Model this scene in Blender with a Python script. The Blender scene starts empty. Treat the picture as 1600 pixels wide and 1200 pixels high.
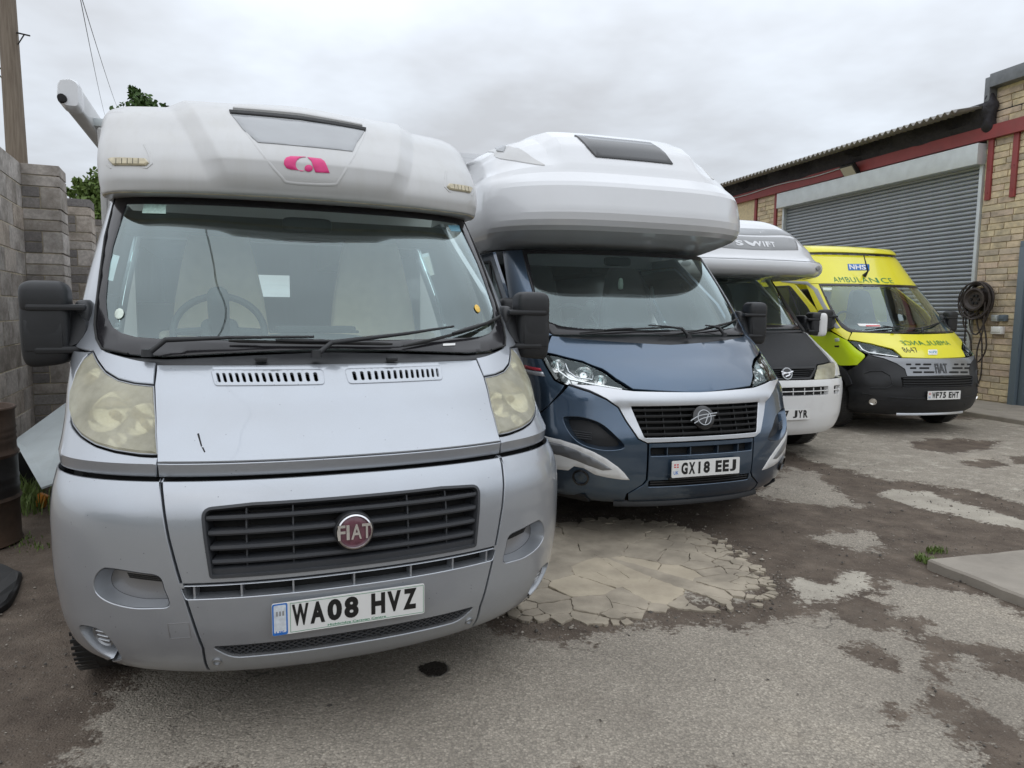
import bpy, bmesh, math, random
import numpy as np
from mathutils import Vector, Matrix
from mathutils.geometry import delaunay_2d_cdt
R = math.radians
random.seed(7); rng = np.random.default_rng(7)
SC = bpy.context.scene
COL = SC.collection

# ------------------------------------------------------------------ camera
F_PX, PITCH, ROLL, CAM_H = 1096.2, R(5.83), R(.64), 1.507
cam = bpy.data.cameras.new('camera'); cam_o = bpy.data.objects.new('camera', cam); COL.objects.link(cam_o)
cam.sensor_fit = 'HORIZONTAL'; cam.sensor_width = 36; cam.lens = F_PX/1600*36
cam.clip_start = .05; cam.clip_end = 3000
cam_o.matrix_world = Matrix.Translation((0, 0, CAM_H)) @ Matrix.Rotation(R(90)-PITCH, 4, 'X') @ Matrix.Rotation(ROLL, 4, 'Z')
SC.camera = cam_o

# ------------------------------------------------------------------ sky, sun, exposure
SUN_EL, SUN_AZ = R(52), R(200)
world = bpy.data.worlds.new('World'); SC.world = world; world.use_nodes = True
def build_world():
    nt = world.node_tree; nt.nodes.clear(); N = nt.nodes.new; L = nt.links.new
    out = N('ShaderNodeOutputWorld'); bg = N('ShaderNodeBackground'); L(bg.outputs[0], out.inputs[0])
    sky = N('ShaderNodeTexSky'); sky.sky_type = 'NISHITA'; sky.sun_disc = False
    sky.sun_elevation = SUN_EL; sky.sun_rotation = SUN_AZ; sky.air_density = 1.2; sky.dust_density = 4
    tc = N('ShaderNodeTexCoord'); sep = N('ShaderNodeSeparateXYZ'); L(tc.outputs['Generated'], sep.inputs[0])
    # cloud sheet seen in plan: direction divided by height
    mx = N('ShaderNodeMath'); mx.operation = 'MAXIMUM'; L(sep.outputs['Z'], mx.inputs[0]); mx.inputs[1].default_value = 0
    ad = N('ShaderNodeMath'); ad.operation = 'ADD'; L(mx.outputs[0], ad.inputs[0]); ad.inputs[1].default_value = .16
    dv = N('ShaderNodeVectorMath'); dv.operation = 'DIVIDE'; L(tc.outputs['Generated'], dv.inputs[0])
    cb = N('ShaderNodeCombineXYZ')
    for i in range(3): L(ad.outputs[0], cb.inputs[i])
    L(cb.outputs[0], dv.inputs[1])
    n1 = N('ShaderNodeTexNoise'); n1.inputs['Scale'].default_value = 1.1; n1.inputs['Detail'].default_value = 5
    n1.inputs['Roughness'].default_value = .55; L(dv.outputs[0], n1.inputs['Vector'])
    rp = N('ShaderNodeValToRGB'); L(n1.outputs['Fac'], rp.inputs[0])
    rp.color_ramp.elements[0].position = .36; rp.color_ramp.elements[0].color = (4.15, 4.3, 4.55, 1)
    rp.color_ramp.elements[1].position = .66; rp.color_ramp.elements[1].color = (5.9, 6.35, 6.95, 1)
    # an overcast sky grows brighter towards the zenith
    gr = N('ShaderNodeMapRange'); L(mx.outputs[0], gr.inputs[0]); gr.inputs['From Min'].default_value = 0
    gr.inputs['From Max'].default_value = 1; gr.inputs['To Min'].default_value = .97; gr.inputs['To Max'].default_value = 2.65
    mu = N('ShaderNodeVectorMath'); mu.operation = 'SCALE'; L(rp.outputs[0], mu.inputs[0]); L(gr.outputs[0], mu.inputs['Scale'])
    mix = N('ShaderNodeMix'); mix.data_type = 'RGBA'; mix.inputs[0].default_value = .93
    L(sky.outputs[0], mix.inputs[6]); L(mu.outputs[0], mix.inputs[7]); L(mix.outputs[2], bg.inputs[0])
    bg.inputs[1].default_value = .1
build_world()
sun = bpy.data.lights.new('sun', 'SUN'); sun.energy = .5; sun.angle = R(165); sun.color = (1, .97, .93)
sun_o = bpy.data.objects.new('sun', sun); COL.objects.link(sun_o)
_d = Vector((math.sin(SUN_AZ)*math.cos(SUN_EL), math.cos(SUN_AZ)*math.cos(SUN_EL), math.sin(SUN_EL)))
sun_o.rotation_euler = _d.to_track_quat('Z', 'Y').to_euler(); sun_o.location = _d*30
SC.view_settings.view_transform = 'Standard'; SC.view_settings.look = 'None'
SC.view_settings.gamma = 1; SC.view_settings.exposure = .16
SC.render.engine = 'CYCLES'; SC.cycles.use_denoising = True
SC.cycles.max_bounces = 10; SC.cycles.transparent_max_bounces = 16; SC.cycles.glossy_bounces = 5

# ------------------------------------------------------------------ helpers: pixels and frames
def proj(P):
    P = np.asarray(P, float); X, Y, Z = P[..., 0], P[..., 1], P[..., 2]-CAM_H
    cp, sp = math.cos(PITCH), math.sin(PITCH)
    d = np.maximum(Y*cp-Z*sp, 1e-3); v = -(Z*cp+Y*sp); x = F_PX*X/d; y = F_PX*v/d
    return np.stack([800+x*math.cos(ROLL)-y*math.sin(ROLL), 600+x*math.sin(ROLL)+y*math.cos(ROLL)], -1)
def ray(px, py):
    a, b = px-800, py-600
    x, y = (a*math.cos(ROLL)+b*math.sin(ROLL))/F_PX, (-a*math.sin(ROLL)+b*math.cos(ROLL))/F_PX
    cp, sp = math.cos(PITCH), math.sin(PITCH)
    return np.array([x, cp-y*sp, -sp-y*cp])
CAM = np.array([0, 0, CAM_H])
def gnd(px, py, z=0.):
    d = ray(px, py); return CAM+d*((z-CAM_H)/d[2])
class Frame:            # local axes: x to the thing's left (right in the photo), y backwards, z up
    def __init__(s, ox, oy, psi):
        s.o = np.array([ox, oy, 0.]); s.psi = R(psi); c, n = math.cos(s.psi), math.sin(s.psi)
        s.M = np.array([[c, n, 0], [-n, c, 0], [0, 0, 1.]])
    def w(s, L): return np.asarray(L, float)@s.M+s.o
    def l(s, P): return (np.asarray(P, float)-s.o)@s.M.T
    def at(s, px, py, ax, val):
        o = s.l(CAM); d = ray(px, py)@s.M.T; return o+d*((val-o[ax])/d[ax])

# ------------------------------------------------------------------ helpers: objects
def link(o, parent=None):
    COL.objects.link(o)
    if parent is not None: o.parent = parent
    return o
def root(name, label, cat, loc=(0, 0, 0), rz=0, group=None, kind=None):
    o = bpy.data.objects.new(name, None); o.empty_display_size = .2; COL.objects.link(o)
    o.location = loc; o.rotation_euler = (0, 0, rz)
    return tag(o, label, cat, group, kind)
def tag(o, label=None, cat=None, group=None, kind=None):
    for k, v in (('label', label), ('category', cat), ('group', group), ('kind', kind)):
        if v: o[k] = v
    return o
def mesh(name, V, Fc, mat, parent=None, smooth=30, mats=None, fm=None):
    me = bpy.data.meshes.new(name); me.from_pydata([tuple(map(float, v)) for v in V], [], [tuple(map(int, f)) for f in Fc])
    for m in (mats or [mat]): me.materials.append(m)
    if fm is not None: me.polygons.foreach_set('material_index', np.asarray(fm, np.int32))
    if smooth:
        me.polygons.foreach_set('use_smooth', [True]*len(me.polygons))
        if smooth < 180: me.set_sharp_from_angle(angle=R(smooth))
    me.validate(); me.update()
    return link(bpy.data.objects.new(name, me), parent)
class MB:               # collects simple shapes into one mesh
    def __init__(s): s.V = []; s.F = []
    def add(s, V, Fc):
        b = len(s.V); s.V += [tuple(v) for v in V]; s.F += [tuple(b+i for i in f) for f in Fc]; return s
    def box(s, c, d, rot=None, bev=0):
        x, y, z = [k/2 for k in d]
        if bev:
            b = min(bev, x*.9, y*.9, z*.9); bm = bmesh.new(); bmesh.ops.create_cube(bm, size=1)
            for v in bm.verts: v.co = Vector((v.co.x*2*x, v.co.y*2*y, v.co.z*2*z))
            bmesh.ops.bevel(bm, geom=bm.edges[:], offset=b, segments=2, profile=.6, affect='EDGES')
            V = [np.array(v.co) for v in bm.verts]; bm.verts.index_update(); Fc = [[v.index for v in f.verts] for f in bm.faces]; bm.free()
        else:
            V = [np.array((i*x, j*y, k*z)) for i in (-1, 1) for j in (-1, 1) for k in (-1, 1)]
            Fc = [(0, 1, 3, 2), (4, 6, 7, 5), (0, 4, 5, 1), (2, 3, 7, 6), (0, 2, 6, 4), (1, 5, 7, 3)]
        m = np.array(rot.to_3x3()) if rot is not None else np.eye(3)
        return s.add([m@v+np.array(c) for v in V], Fc)
    def tube(s, pts, r, n=8, cap=True):
        P = [np.array(p, float) for p in pts]; rr = r if hasattr(r, '__len__') else [r]*len(P); b = len(s.V); up = None
        for i, p in enumerate(P):
            t = P[min(i+1, len(P)-1)]-P[max(i-1, 0)]; t = t/(np.linalg.norm(t)+1e-12)
            if up is None: up = np.array([0, 0, 1.]) if abs(t[2]) < .9 else np.array([1., 0, 0])
            a = np.cross(t, up); a /= np.linalg.norm(a)+1e-12; up = np.cross(a, t)
            for k in range(n):
                q = 2*math.pi*k/n; s.V.append(tuple(p+rr[i]*(math.cos(q)*a+math.sin(q)*up)))
        for i in range(len(P)-1):
            for k in range(n): s.F.append((b+i*n+k, b+i*n+(k+1) % n, b+(i+1)*n+(k+1) % n, b+(i+1)*n+k))
        if cap: s.F.append(tuple(b+k for k in range(n))[::-1]); s.F.append(tuple(b+(len(P)-1)*n+k for k in range(n)))
        return s
    def lathe(s, prof, c, axis='Z', n=32, close=False):    # prof: (radius, along)
        b = len(s.V); c = np.array(c, float)
        for r, h in prof:
            for k in range(n):
                q = 2*math.pi*k/n; u, v = r*math.cos(q), r*math.sin(q)
                p = {'Z': (u, v, h), 'X': (h, u, v), 'Y': (u, h, v)}[axis]; s.V.append(tuple(c+np.array(p)))
        m = len(prof)
        for i in range(m if close else m-1):
            for k in range(n):
                j = (i+1) % m; s.F.append((b+i*n+k, b+i*n+(k+1) % n, b+j*n+(k+1) % n, b+j*n+k))
        return s
    def blob(s, c, d, e1=.5, e2=.5, nu=28, nv=14, fn=None, rot=None):   # superellipsoid
        b = len(s.V); sg = lambda w, e: math.copysign(abs(w)**e, w); V = []
        for i in range(nv+1):
            a = -math.pi/2+math.pi*i/nv
            for k in range(nu):
                q = 2*math.pi*k/nu
                p = np.array([sg(math.cos(a), e1)*sg(math.cos(q), e2), sg(math.cos(a), e1)*sg(math.sin(q), e2), sg(math.sin(a), e1)])
                p = p*np.array(d)/2
                if fn is not None: p = np.array(fn(p))
                if rot is not None: p = np.array(rot.to_3x3())@p
                V.append(tuple(p+np.array(c)))
        s.V += V
        for i in range(nv):
            for k in range(nu): s.F.append((b+i*nu+k, b+i*nu+(k+1) % nu, b+(i+1)*nu+(k+1) % nu, b+(i+1)*nu+k))
        return s
    def build(s, name, mat, parent=None, smooth=35):
        o = mesh(name, s.V, s.F, mat, parent, 0)
        bm = bmesh.new(); bm.from_mesh(o.data); bmesh.ops.recalc_face_normals(bm, faces=bm.faces[:])
        bmesh.ops.remove_doubles(bm, verts=bm.verts[:], dist=1e-6); bm.to_mesh(o.data); bm.free()
        if smooth:
            o.data.polygons.foreach_set('use_smooth', [True]*len(o.data.polygons))
            if smooth < 180: o.data.set_sharp_from_angle(angle=R(smooth))
        return o

# ------------------------------------------------------------------ helpers: curved skins and the panels cut from them
def pch(x, y):
    x = np.array(x, float); y = np.array(y, float); h = np.diff(x); d = np.diff(y)/h
    m = np.zeros_like(y); m[0] = d[0]; m[-1] = d[-1]
    for i in range(1, len(x)-1):
        if d[i-1]*d[i] > 0:
            a, b = 2*h[i]+h[i-1], h[i]+2*h[i-1]; m[i] = (a+b)/(a/d[i-1]+b/d[i])
    def f(q):
        q = np.clip(q, x[0], x[-1]); i = np.clip(np.searchsorted(x, q)-1, 0, len(h)-1); t = (q-x[i])/h[i]
        return y[i]*(1+2*t)*(1-t)**2+m[i]*h[i]*t*(1-t)**2+y[i+1]*t*t*(3-2*t)+m[i+1]*h[i]*t*t*(t-1)
    return f
US = .0155                       # metres of u for each degree round the nose
U90 = 90*US
class Skin:
    """P(u,v) in a vehicle's own frame; u runs round the nose (0 = centre line), v up the body"""
    def __init__(s, fn, ur, vr, fr, n=(170, 130)):
        s.P = fn; s.ur, s.vr, s.fr = ur, vr, fr
        U, V = np.meshgrid(np.linspace(*ur, n[0]), np.linspace(*vr, n[1]))
        s.gu, s.gv = U.ravel(), V.ravel(); P = fn(s.gu, s.gv); s.inner = np.array([0, 1.6, 1.2])
        Nn = s.N(s.gu, s.gv); W = fr.w(P); s.gp = proj(W)
        s.vis = np.sum((Nn@fr.M)*(CAM-W), -1) > 0
    def N(s, u, v):
        e = 1e-3; u = np.asarray(u, float); v = np.asarray(v, float)
        a = s.P(u+e, v)-s.P(u-e, v); b = s.P(u, v+e)-s.P(u, v-e); n = np.cross(a, b)
        n = n/(np.linalg.norm(n, axis=-1, keepdims=True)+1e-12)
        return n                                        # u to the right, v up, y backwards: points outwards (-y) at the nose
    def px(s, pts, mirror=False):
        out = []
        for p in pts:
            q = np.array(p[:2], float); d = np.sum((s.gp-q)**2, -1)+np.where(s.vis, 0, 1e5)
            i = int(np.argmin(d)); x = np.array([s.gu[i], s.gv[i]]); best = (d[i], x.copy())
            for _ in range(14):
                f0 = proj(s.fr.w(s.P(x[0], x[1])))-q; e = 1e-4
                J = np.stack([(proj(s.fr.w(s.P(x[0]+e, x[1])))-q-f0)/e, (proj(s.fr.w(s.P(x[0], x[1]+e)))-q-f0)/e], -1)
                dx = np.linalg.solve(J.T@J+20*np.eye(2), -J.T@f0); dx = np.clip(dx, -.04, .04); x = x+dx
                x = np.array([np.clip(x[0], *s.ur), np.clip(x[1], *s.vr)])
                r = float(np.sum((proj(s.fr.w(s.P(x[0], x[1])))-q)**2))
                if r < best[0]: best = (r, x.copy())
            x = best[1]; out.append((-x[0] if mirror else x[0], x[1]))
        return out
    def pt(s, u, v, off=0.):
        u = np.asarray(u, float); v = np.asarray(v, float); return s.P(u, v)+s.N(u, v)*np.asarray(off)[..., None]
def mir(loop): return [(-u, v) for u, v in loop][::-1]
def sym(left): return list(left)+mir(left)              # left half, from top centre outwards and down to bottom centre
def area(p):
    p = np.asarray(p); x, y = p[:, 0], p[:, 1]; return .5*np.sum(x*np.roll(y, -1)-np.roll(x, -1)*y)
def ccw(p): p = [tuple(q[:2]) for q in p]; return p if area(p) > 0 else p[::-1]
def inside(pts, poly):
    x, y = pts[:, 0], pts[:, 1]; c = np.zeros(len(pts), bool); q = np.asarray(poly); n = len(q)
    for i in range(n):
        a, b = q[i], q[i-1]
        if a[1] == b[1]: continue
        m = ((a[1] > y) != (b[1] > y)) & (x < (b[0]-a[0])*(y-a[1])/(b[1]-a[1])+a[0]); c ^= m
    return c
def segdist(pts, poly):
    d = np.full(len(pts), 9.); q = np.asarray(poly, float)
    for i in range(len(q)):
        a, b = q[i-1], q[i]; ab = b-a; t = np.clip(((pts-a)@ab)/(ab@ab+1e-12), 0, 1); d = np.minimum(d, np.linalg.norm(pts-a-t[:, None]*ab, axis=1))
    return d
def fillet(poly, r, n=5):
    P = [np.array(p[:2], float) for p in poly]; out = []; N = len(P)
    for i in range(N):
        a, b, c = P[i-1], P[i], P[(i+1) % N]; rr = r[i] if hasattr(r, '__len__') else r
        u, v = a-b, c-b; lu, lv = np.linalg.norm(u), np.linalg.norm(v); k = min(rr, lu*.45, lv*.45)
        if k < 1e-4: out.append(tuple(b)); continue
        p0, p1 = b+u/lu*k, b+v/lv*k
        for t in np.linspace(0, 1, n): out.append(tuple((1-t)**2*p0+2*t*(1-t)*b+t*t*p1))
    return out
def curve(pts, n=6, closed=False):       # Catmull-Rom through the points; a third value 1 keeps a corner
    P = [np.array(p[:2], float) for p in pts]; C = [len(p) > 2 and p[2] for p in pts]; out = []; N = len(P)
    for i in range(N if closed else N-1):
        j = (i+1) % N; a, b = P[i], P[j]
        m0 = (b-P[i-1])/2 if (closed or i > 0) and not C[i] else (b-a)
        m1 = (P[(j+1) % N]-a)/2 if (closed or j < N-1) and not C[j] else (b-a)
        for t in np.linspace(0, 1, n, endpoint=False):
            out.append(tuple(a*(1+2*t)*(1-t)**2+m0*t*(1-t)**2+b*t*t*(3-2*t)+m1*t*t*(t-1)))
    if not closed: out.append(tuple(P[-1]))
    return out
def resample(p, step):
    out = []; q = [np.array(a) for a in p]
    for i in range(len(q)):
        a, b = q[i], q[(i+1) % len(q)]; n = max(1, int(math.ceil(np.linalg.norm(b-a)/step)))
        for k in range(n): out.append(a+(b-a)*k/n)
    o2 = [out[0]]
    for a in out[1:]:
        if np.linalg.norm(a-o2[-1]) > 1e-4: o2.append(a)
    if np.linalg.norm(o2[0]-o2[-1]) < 1e-4: o2.pop()
    return np.array(o2)
def inset(L, d):                          # L is ccw
    n = len(L); out = []
    for i in range(n):
        t = L[(i+1) % n]-L[i-1]; t = t/(np.linalg.norm(t)+1e-12); out.append(L[i]+d*np.array([-t[1], t[0]]))
    return np.array(out)
def tri2d(loops, step):
    """loops: outer ccw first, then holes; returns points, triangles"""
    outer = loops[0]; lo, hi = outer.min(0), outer.max(0)
    gx = np.arange(lo[0]+step*.5, hi[0], step); gy = np.arange(lo[1]+step*.5, hi[1], step)
    if len(gx) and len(gy):
        G = np.stack(np.meshgrid(gx, gy), -1).reshape(-1, 2); m = inside(G, outer) & (segdist(G, outer) > step*.4)
        for h in loops[1:]: m &= ~inside(G, h) & (segdist(G, h) > step*.4)
        G = G[m]
    else: G = np.zeros((0, 2))
    pts = np.concatenate(list(loops)+[G]); E = []; b = 0
    for l in loops: E += [(b+i, b+(i+1) % len(l)) for i in range(len(l))]; b += len(l)
    r = delaunay_2d_cdt([Vector(p) for p in pts], E, [], 0, 1e-7); V = np.array([tuple(v) for v in r[0]])
    back = {}
    for i, o in enumerate(r[3]):
        for k in o: back[k] = i
    T = np.array([f for f in r[2] if len(f) == 3]); c = V[T].mean(1); m = inside(c, outer)
    for h in loops[1:]: m &= ~inside(c, h)
    return V, T[m], back
def panel(S, loop, name, mat, parent, off=0., depth=.018, step=.03, holes=(), bev=.0025, gap=.0, bump=None, smooth=32):
    loops = [resample(ccw(loop), step)]+[resample(ccw(h), step*.7) for h in holes]
    if gap: loops = [inset(loops[0], gap)]+[inset(h, -gap) for h in loops[1:]]
    top = [inset(loops[0], bev)]+[inset(h, -bev) for h in loops[1:]]
    V, T, back = tri2d(top, step)
    o = off+(bump(V[:, 0], V[:, 1]) if bump else 0)
    P = S.pt(V[:, 0], V[:, 1], np.broadcast_to(o, (len(V),))); VV = list(P); FF = [tuple(t) for t in T]; b = 0
    # triangles must face outwards
    for k, l in enumerate(loops):
        n = len(l); i0 = len(VV); o = off+(bump(l[:, 0], l[:, 1]) if bump else 0)
        o = np.broadcast_to(o, (n,)); VV += list(S.pt(l[:, 0], l[:, 1], o-bev)); i1 = len(VV); VV += list(S.pt(l[:, 0], l[:, 1], o-max(depth, bev*1.5)))
        for i in range(n):
            j = (i+1) % n; a, c = back.get(b+i, b+i), back.get(b+j, b+j)
            q = [(a, i0+i, i0+j, c), (i0+i, i1+i, i1+j, i0+j)]
            FF += q if k == 0 else [f[::-1] for f in q]
        b += n
    return mesh(name, VV, FF, mat, parent, smooth)
def bar(S, path, sec, name, mat, parent, off=0., closed=False, smooth=40, n_up=None):
    """sweep a closed section (out, across) along a path of (u,v) on the skin"""
    L = np.array(path, float); n = len(L); P = S.pt(L[:, 0], L[:, 1], np.full(n, off)); Nn = S.N(L[:, 0], L[:, 1]); V = []; Fc = []; m = len(sec)
    for i in range(n):
        t = P[(i+1) % n if closed else min(i+1, n-1)]-P[i-1 if closed else max(i-1, 0)]; t = t/(np.linalg.norm(t)+1e-12)
        a = np.array(n_up, float) if n_up is not None else np.cross(Nn[i], t)
        for o, w in sec: V.append(P[i]+Nn[i]*o+a*w)
    for i in range(n if closed else n-1):
        for k in range(m):
            j = (i+1) % n; Fc.append((i*m+k, i*m+(k+1) % m, j*m+(k+1) % m, j*m+k))
    if not closed: Fc += [tuple(range(m))[::-1], tuple((n-1)*m+k for k in range(m))]
    mb = MB(); mb.V = [tuple(v) for v in V]; mb.F = Fc
    return mb.build(name, mat, parent, smooth)
def rsec(w, h, n=2):                      # rounded rectangular section, h out of the skin, w across
    r = min(w, h)*.3; return [(0, -w/2), (h-r, -w/2), (h, -w/2+r), (h, w/2-r), (h-r, w/2), (0, w/2)]
_tx = {}
def text2d(body, bold=0., space=1.):
    k = (body, bold, space)
    if k not in _tx:
        cu = bpy.data.curves.new('t', 'FONT'); cu.body = body; cu.size = 1; cu.offset = bold; cu.space_character = space
        cu.fill_mode = 'FRONT'; cu.resolution_u = 4; o = bpy.data.objects.new('t', cu); COL.objects.link(o)
        bpy.context.view_layer.update(); dg = bpy.context.evaluated_depsgraph_get()
        me = bpy.data.meshes.new_from_object(o.evaluated_get(dg)); bm = bmesh.new(); bm.from_mesh(me)
        for _ in range(3):                                   # short edges, so that print follows a curved skin
            bmesh.ops.triangulate(bm, faces=bm.faces[:]); es = [e for e in bm.edges if e.calc_length() > .3]
            if not es: break
            bmesh.ops.subdivide_edges(bm, edges=es, cuts=1)
        bmesh.ops.triangulate(bm, faces=bm.faces[:]); bm.to_mesh(me); bm.free()
        V = np.array([v.co[:2] for v in me.vertices]); Fc = [tuple(p.vertices) for p in me.polygons]
        bpy.data.objects.remove(o); bpy.data.curves.remove(cu); bpy.data.meshes.remove(me)
        lo, hi = V.min(0), V.max(0); _tx[k] = ((V-lo)/(hi-lo), Fc)
    return _tx[k]
for _b, _o, _s in [(c, .05, 1.) for c in 'A08HVZGXEJ7YRFT5']+[(c, .03, 1.) for c in '1I']+[('W', .042, 1.), ('UK', .02, 1.), ('Highbridge Caravan Centre', .015, 1.), ('AMBULANCE', 0., 1.12), ('8647', 0., 1.05), ('AVP', .02, 1.), ('FIAT', .03, 1.), ('NHS', .02, 1.)]+[(c, .02, 1.) for c in 'FIAT']+[(c, .045, 1.) for c in 'SWIFT']: text2d(_b, _o, _s)
def grid_skin(S, us, vs, name, mat, parent, smooth=14):
    U, V = np.meshgrid(us, vs); P = S.P(U.ravel(), V.ravel()); n, m = len(us), len(vs); i = np.arange(n*m).reshape(m, n)
    Fc = np.stack([i[:-1, :-1], i[:-1, 1:], i[1:, 1:], i[1:, :-1]], -1).reshape(-1, 4); return mesh(name, P, Fc, mat, parent, smooth)
def knots(v, k=5):
    out = []
    for a, b in zip(v[:-1], v[1:]): out += list(np.linspace(a, b, max(2, int(math.ceil((b-a)/.02))), endpoint=False))
    return np.array(out+[v[-1]])
def text_on(fn, body, name, mat, parent, bold=.0, space=1., mirror=False):
    """fn maps (s,t) in 0..1 of the text box to a point"""
    V, Fc = text2d(body, bold, space); V = V.copy()
    if mirror: V[:, 0] = 1-V[:, 0]; Fc = [f[::-1] for f in Fc]
    return mesh(name, [fn(a, b) for a, b in V], Fc, mat, parent, 0)
# ------------------------------------------------------------------ materials
def nmat(name):
    m = bpy.data.materials.new(name); m.use_nodes = True; nt = m.node_tree; nt.nodes.clear()
    out = nt.nodes.new('ShaderNodeOutputMaterial'); b = nt.nodes.new('ShaderNodeBsdfPrincipled'); nt.links.new(b.outputs[0], out.inputs[0])
    return m, nt, b, out
def setp(b, **k):
    for n, v in k.items():
        s = b.inputs[n.replace('_', ' ')]
        s.default_value = (*v, 1) if hasattr(v, '__len__') and len(v) == 3 and s.type == 'RGBA' else v
def noise(nt, scale, detail=4, rough=.55, coord='Object', vec=None):
    if vec is None:
        tc = nt.nodes.new('ShaderNodeTexCoord'); vec = tc.outputs[coord]
    n = nt.nodes.new('ShaderNodeTexNoise'); n.inputs['Scale'].default_value = scale; n.inputs['Detail'].default_value = detail
    n.inputs['Roughness'].default_value = rough; nt.links.new(vec, n.inputs['Vector']); return n.outputs['Fac']
def ramp(nt, fac, stops):
    r = nt.nodes.new('ShaderNodeValToRGB'); nt.links.new(fac, r.inputs[0]); e = r.color_ramp.elements
    while len(e) < len(stops): e.new(.5)
    for i, (p, c) in enumerate(stops): e[i].position = p; e[i].color = (*c, 1) if hasattr(c, '__len__') else (c, c, c, 1)
    return r.outputs[0]
def mixc(nt, fac, a, b, mode='MIX'):
    m = nt.nodes.new('ShaderNodeMix'); m.data_type = 'RGBA'; m.blend_type = mode
    for s, v in ((m.inputs[0], fac), (m.inputs[6], a), (m.inputs[7], b)):
        if hasattr(v, 'node'): nt.links.new(v, s)
        elif hasattr(v, '__len__'): s.default_value = (*v, 1)
        else: s.default_value = v
    return m.outputs[2]
def math_(nt, op, a, b=0., clamp=False):
    m = nt.nodes.new('ShaderNodeMath'); m.operation = op; m.use_clamp = clamp
    for s, v in ((m.inputs[0], a), (m.inputs[1], b)):
        if hasattr(v, 'node'): nt.links.new(v, s)
        else: s.default_value = v
    return m.outputs[0]
def bump(nt, b, h, strength, dist=.01):
    n = nt.nodes.new('ShaderNodeBump'); n.inputs['Strength'].default_value = strength; n.inputs['Distance'].default_value = dist
    nt.links.new(h, n.inputs['Height']); nt.links.new(n.outputs[0], b.inputs['Normal'])
def simple(name, col, rough=.5, metal=0., coat=0., var=0., vs=6., bs=0., bscale=200., dirt=0., dirtc=(.12, .10, .08), spec=.5, rvar=0., bd=.004):
    m, nt, b, out = nmat(name); setp(b, Base_Color=col, Roughness=rough, Metallic=metal, Specular_IOR_Level=spec)
    b.inputs['Coat Weight'].default_value = coat; b.inputs['Coat Roughness'].default_value = .06
    c = None
    if var:
        f = noise(nt, vs, 5); c = ramp(nt, f, [(.3, [k*(1-var) for k in col]), (.7, [min(1, k*(1+var)) for k in col])])
    if dirt and name.startswith('weathered'):                 # rain streaks
        tc = nt.nodes.new('ShaderNodeTexCoord'); mp = nt.nodes.new('ShaderNodeMapping'); mp.inputs['Scale'].default_value = (11, 4, 1.1); nt.links.new(tc.outputs['Object'], mp.inputs[0])
        mk = ramp(nt, noise(nt, 1.6, 7, .7, vec=mp.outputs[0]), [(.48, 0.), (.8, 1.)]); c = mixc(nt, math_(nt, 'MULTIPLY', mk, dirt), c if c else col, (.34, .32, .26))
    if dirt:
        f = noise(nt, 2.3, 7, .7); mk = ramp(nt, f, [(.5, 0.), (.78, 1.)]); c = mixc(nt, math_(nt, 'MULTIPLY', mk, dirt), c if c else col, dirtc)
    if c: nt.links.new(c, b.inputs['Base Color'])
    if rvar:
        f = noise(nt, 9, 6, .65); nt.links.new(ramp(nt, f, [(.3, max(0, rough-rvar)), (.7, rough+rvar)]), b.inputs['Roughness'])
    if bs: bump(nt, b, noise(nt, bscale, 3), bs, bd)
    return m
def paint(name, col, metal=.8, rough=.33, coat=.7, flake=.12, dust=.08, dustc=(.32, .30, .27)):
    m, nt, b, out = nmat(name); setp(b, Metallic=metal, Roughness=rough)
    b.inputs['Coat Weight'].default_value = min(1, coat+.15); b.inputs['Coat Roughness'].default_value = .03
    tc = nt.nodes.new('ShaderNodeTexCoord')
    f = noise(nt, 1500, 1, .5, vec=tc.outputs['Object']); c = ramp(nt, f, [(.35, [k*(1-flake) for k in col]), (.65, [min(1, k*(1+flake)) for k in col])])
    # road film: heavier low down, in uneven patches
    sp = nt.nodes.new('ShaderNodeSeparateXYZ'); nt.links.new(tc.outputs['Object'], sp.inputs[0])
    low = nt.nodes.new('ShaderNodeMapRange'); nt.links.new(sp.outputs['Z'], low.inputs[0])
    low.inputs['From Min'].default_value = .9; low.inputs['From Max'].default_value = .25; low.inputs['To Min'].default_value = .4; low.inputs['To Max'].default_value = 1.7
    d = ramp(nt, noise(nt, 5, 8, .7, vec=tc.outputs['Object']), [(.38, 0.), (.75, 1.)])
    k = math_(nt, 'MULTIPLY', math_(nt, 'MULTIPLY', d, low.outputs[0]), dust, True)
    vc = nt.nodes.new('ShaderNodeTexVoronoi'); vc.inputs['Scale'].default_value = 70; nt.links.new(tc.outputs['Object'], vc.inputs['Vector'])
    vs_ = nt.nodes.new('ShaderNodeSeparateColor'); nt.links.new(vc.outputs['Color'], vs_.inputs[0])
    chip = math_(nt, 'MULTIPLY', ramp(nt, vc.outputs['Distance'], [(.10, 1.), (.16, 0.)]), ramp(nt, vs_.outputs[0], [(.955, 0.), (.965, .75)]))
    cc = mixc(nt, chip, mixc(nt, k, c, dustc), [q*.25 for q in col]); nt.links.new(cc, b.inputs['Base Color'])
    nt.links.new(math_(nt, 'SUBTRACT', metal, math_(nt, 'MULTIPLY', k, metal)), b.inputs['Metallic'])
    nt.links.new(math_(nt, 'ADD', rough, math_(nt, 'MULTIPLY', k, .5)), b.inputs['Roughness'])
    return m
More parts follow.
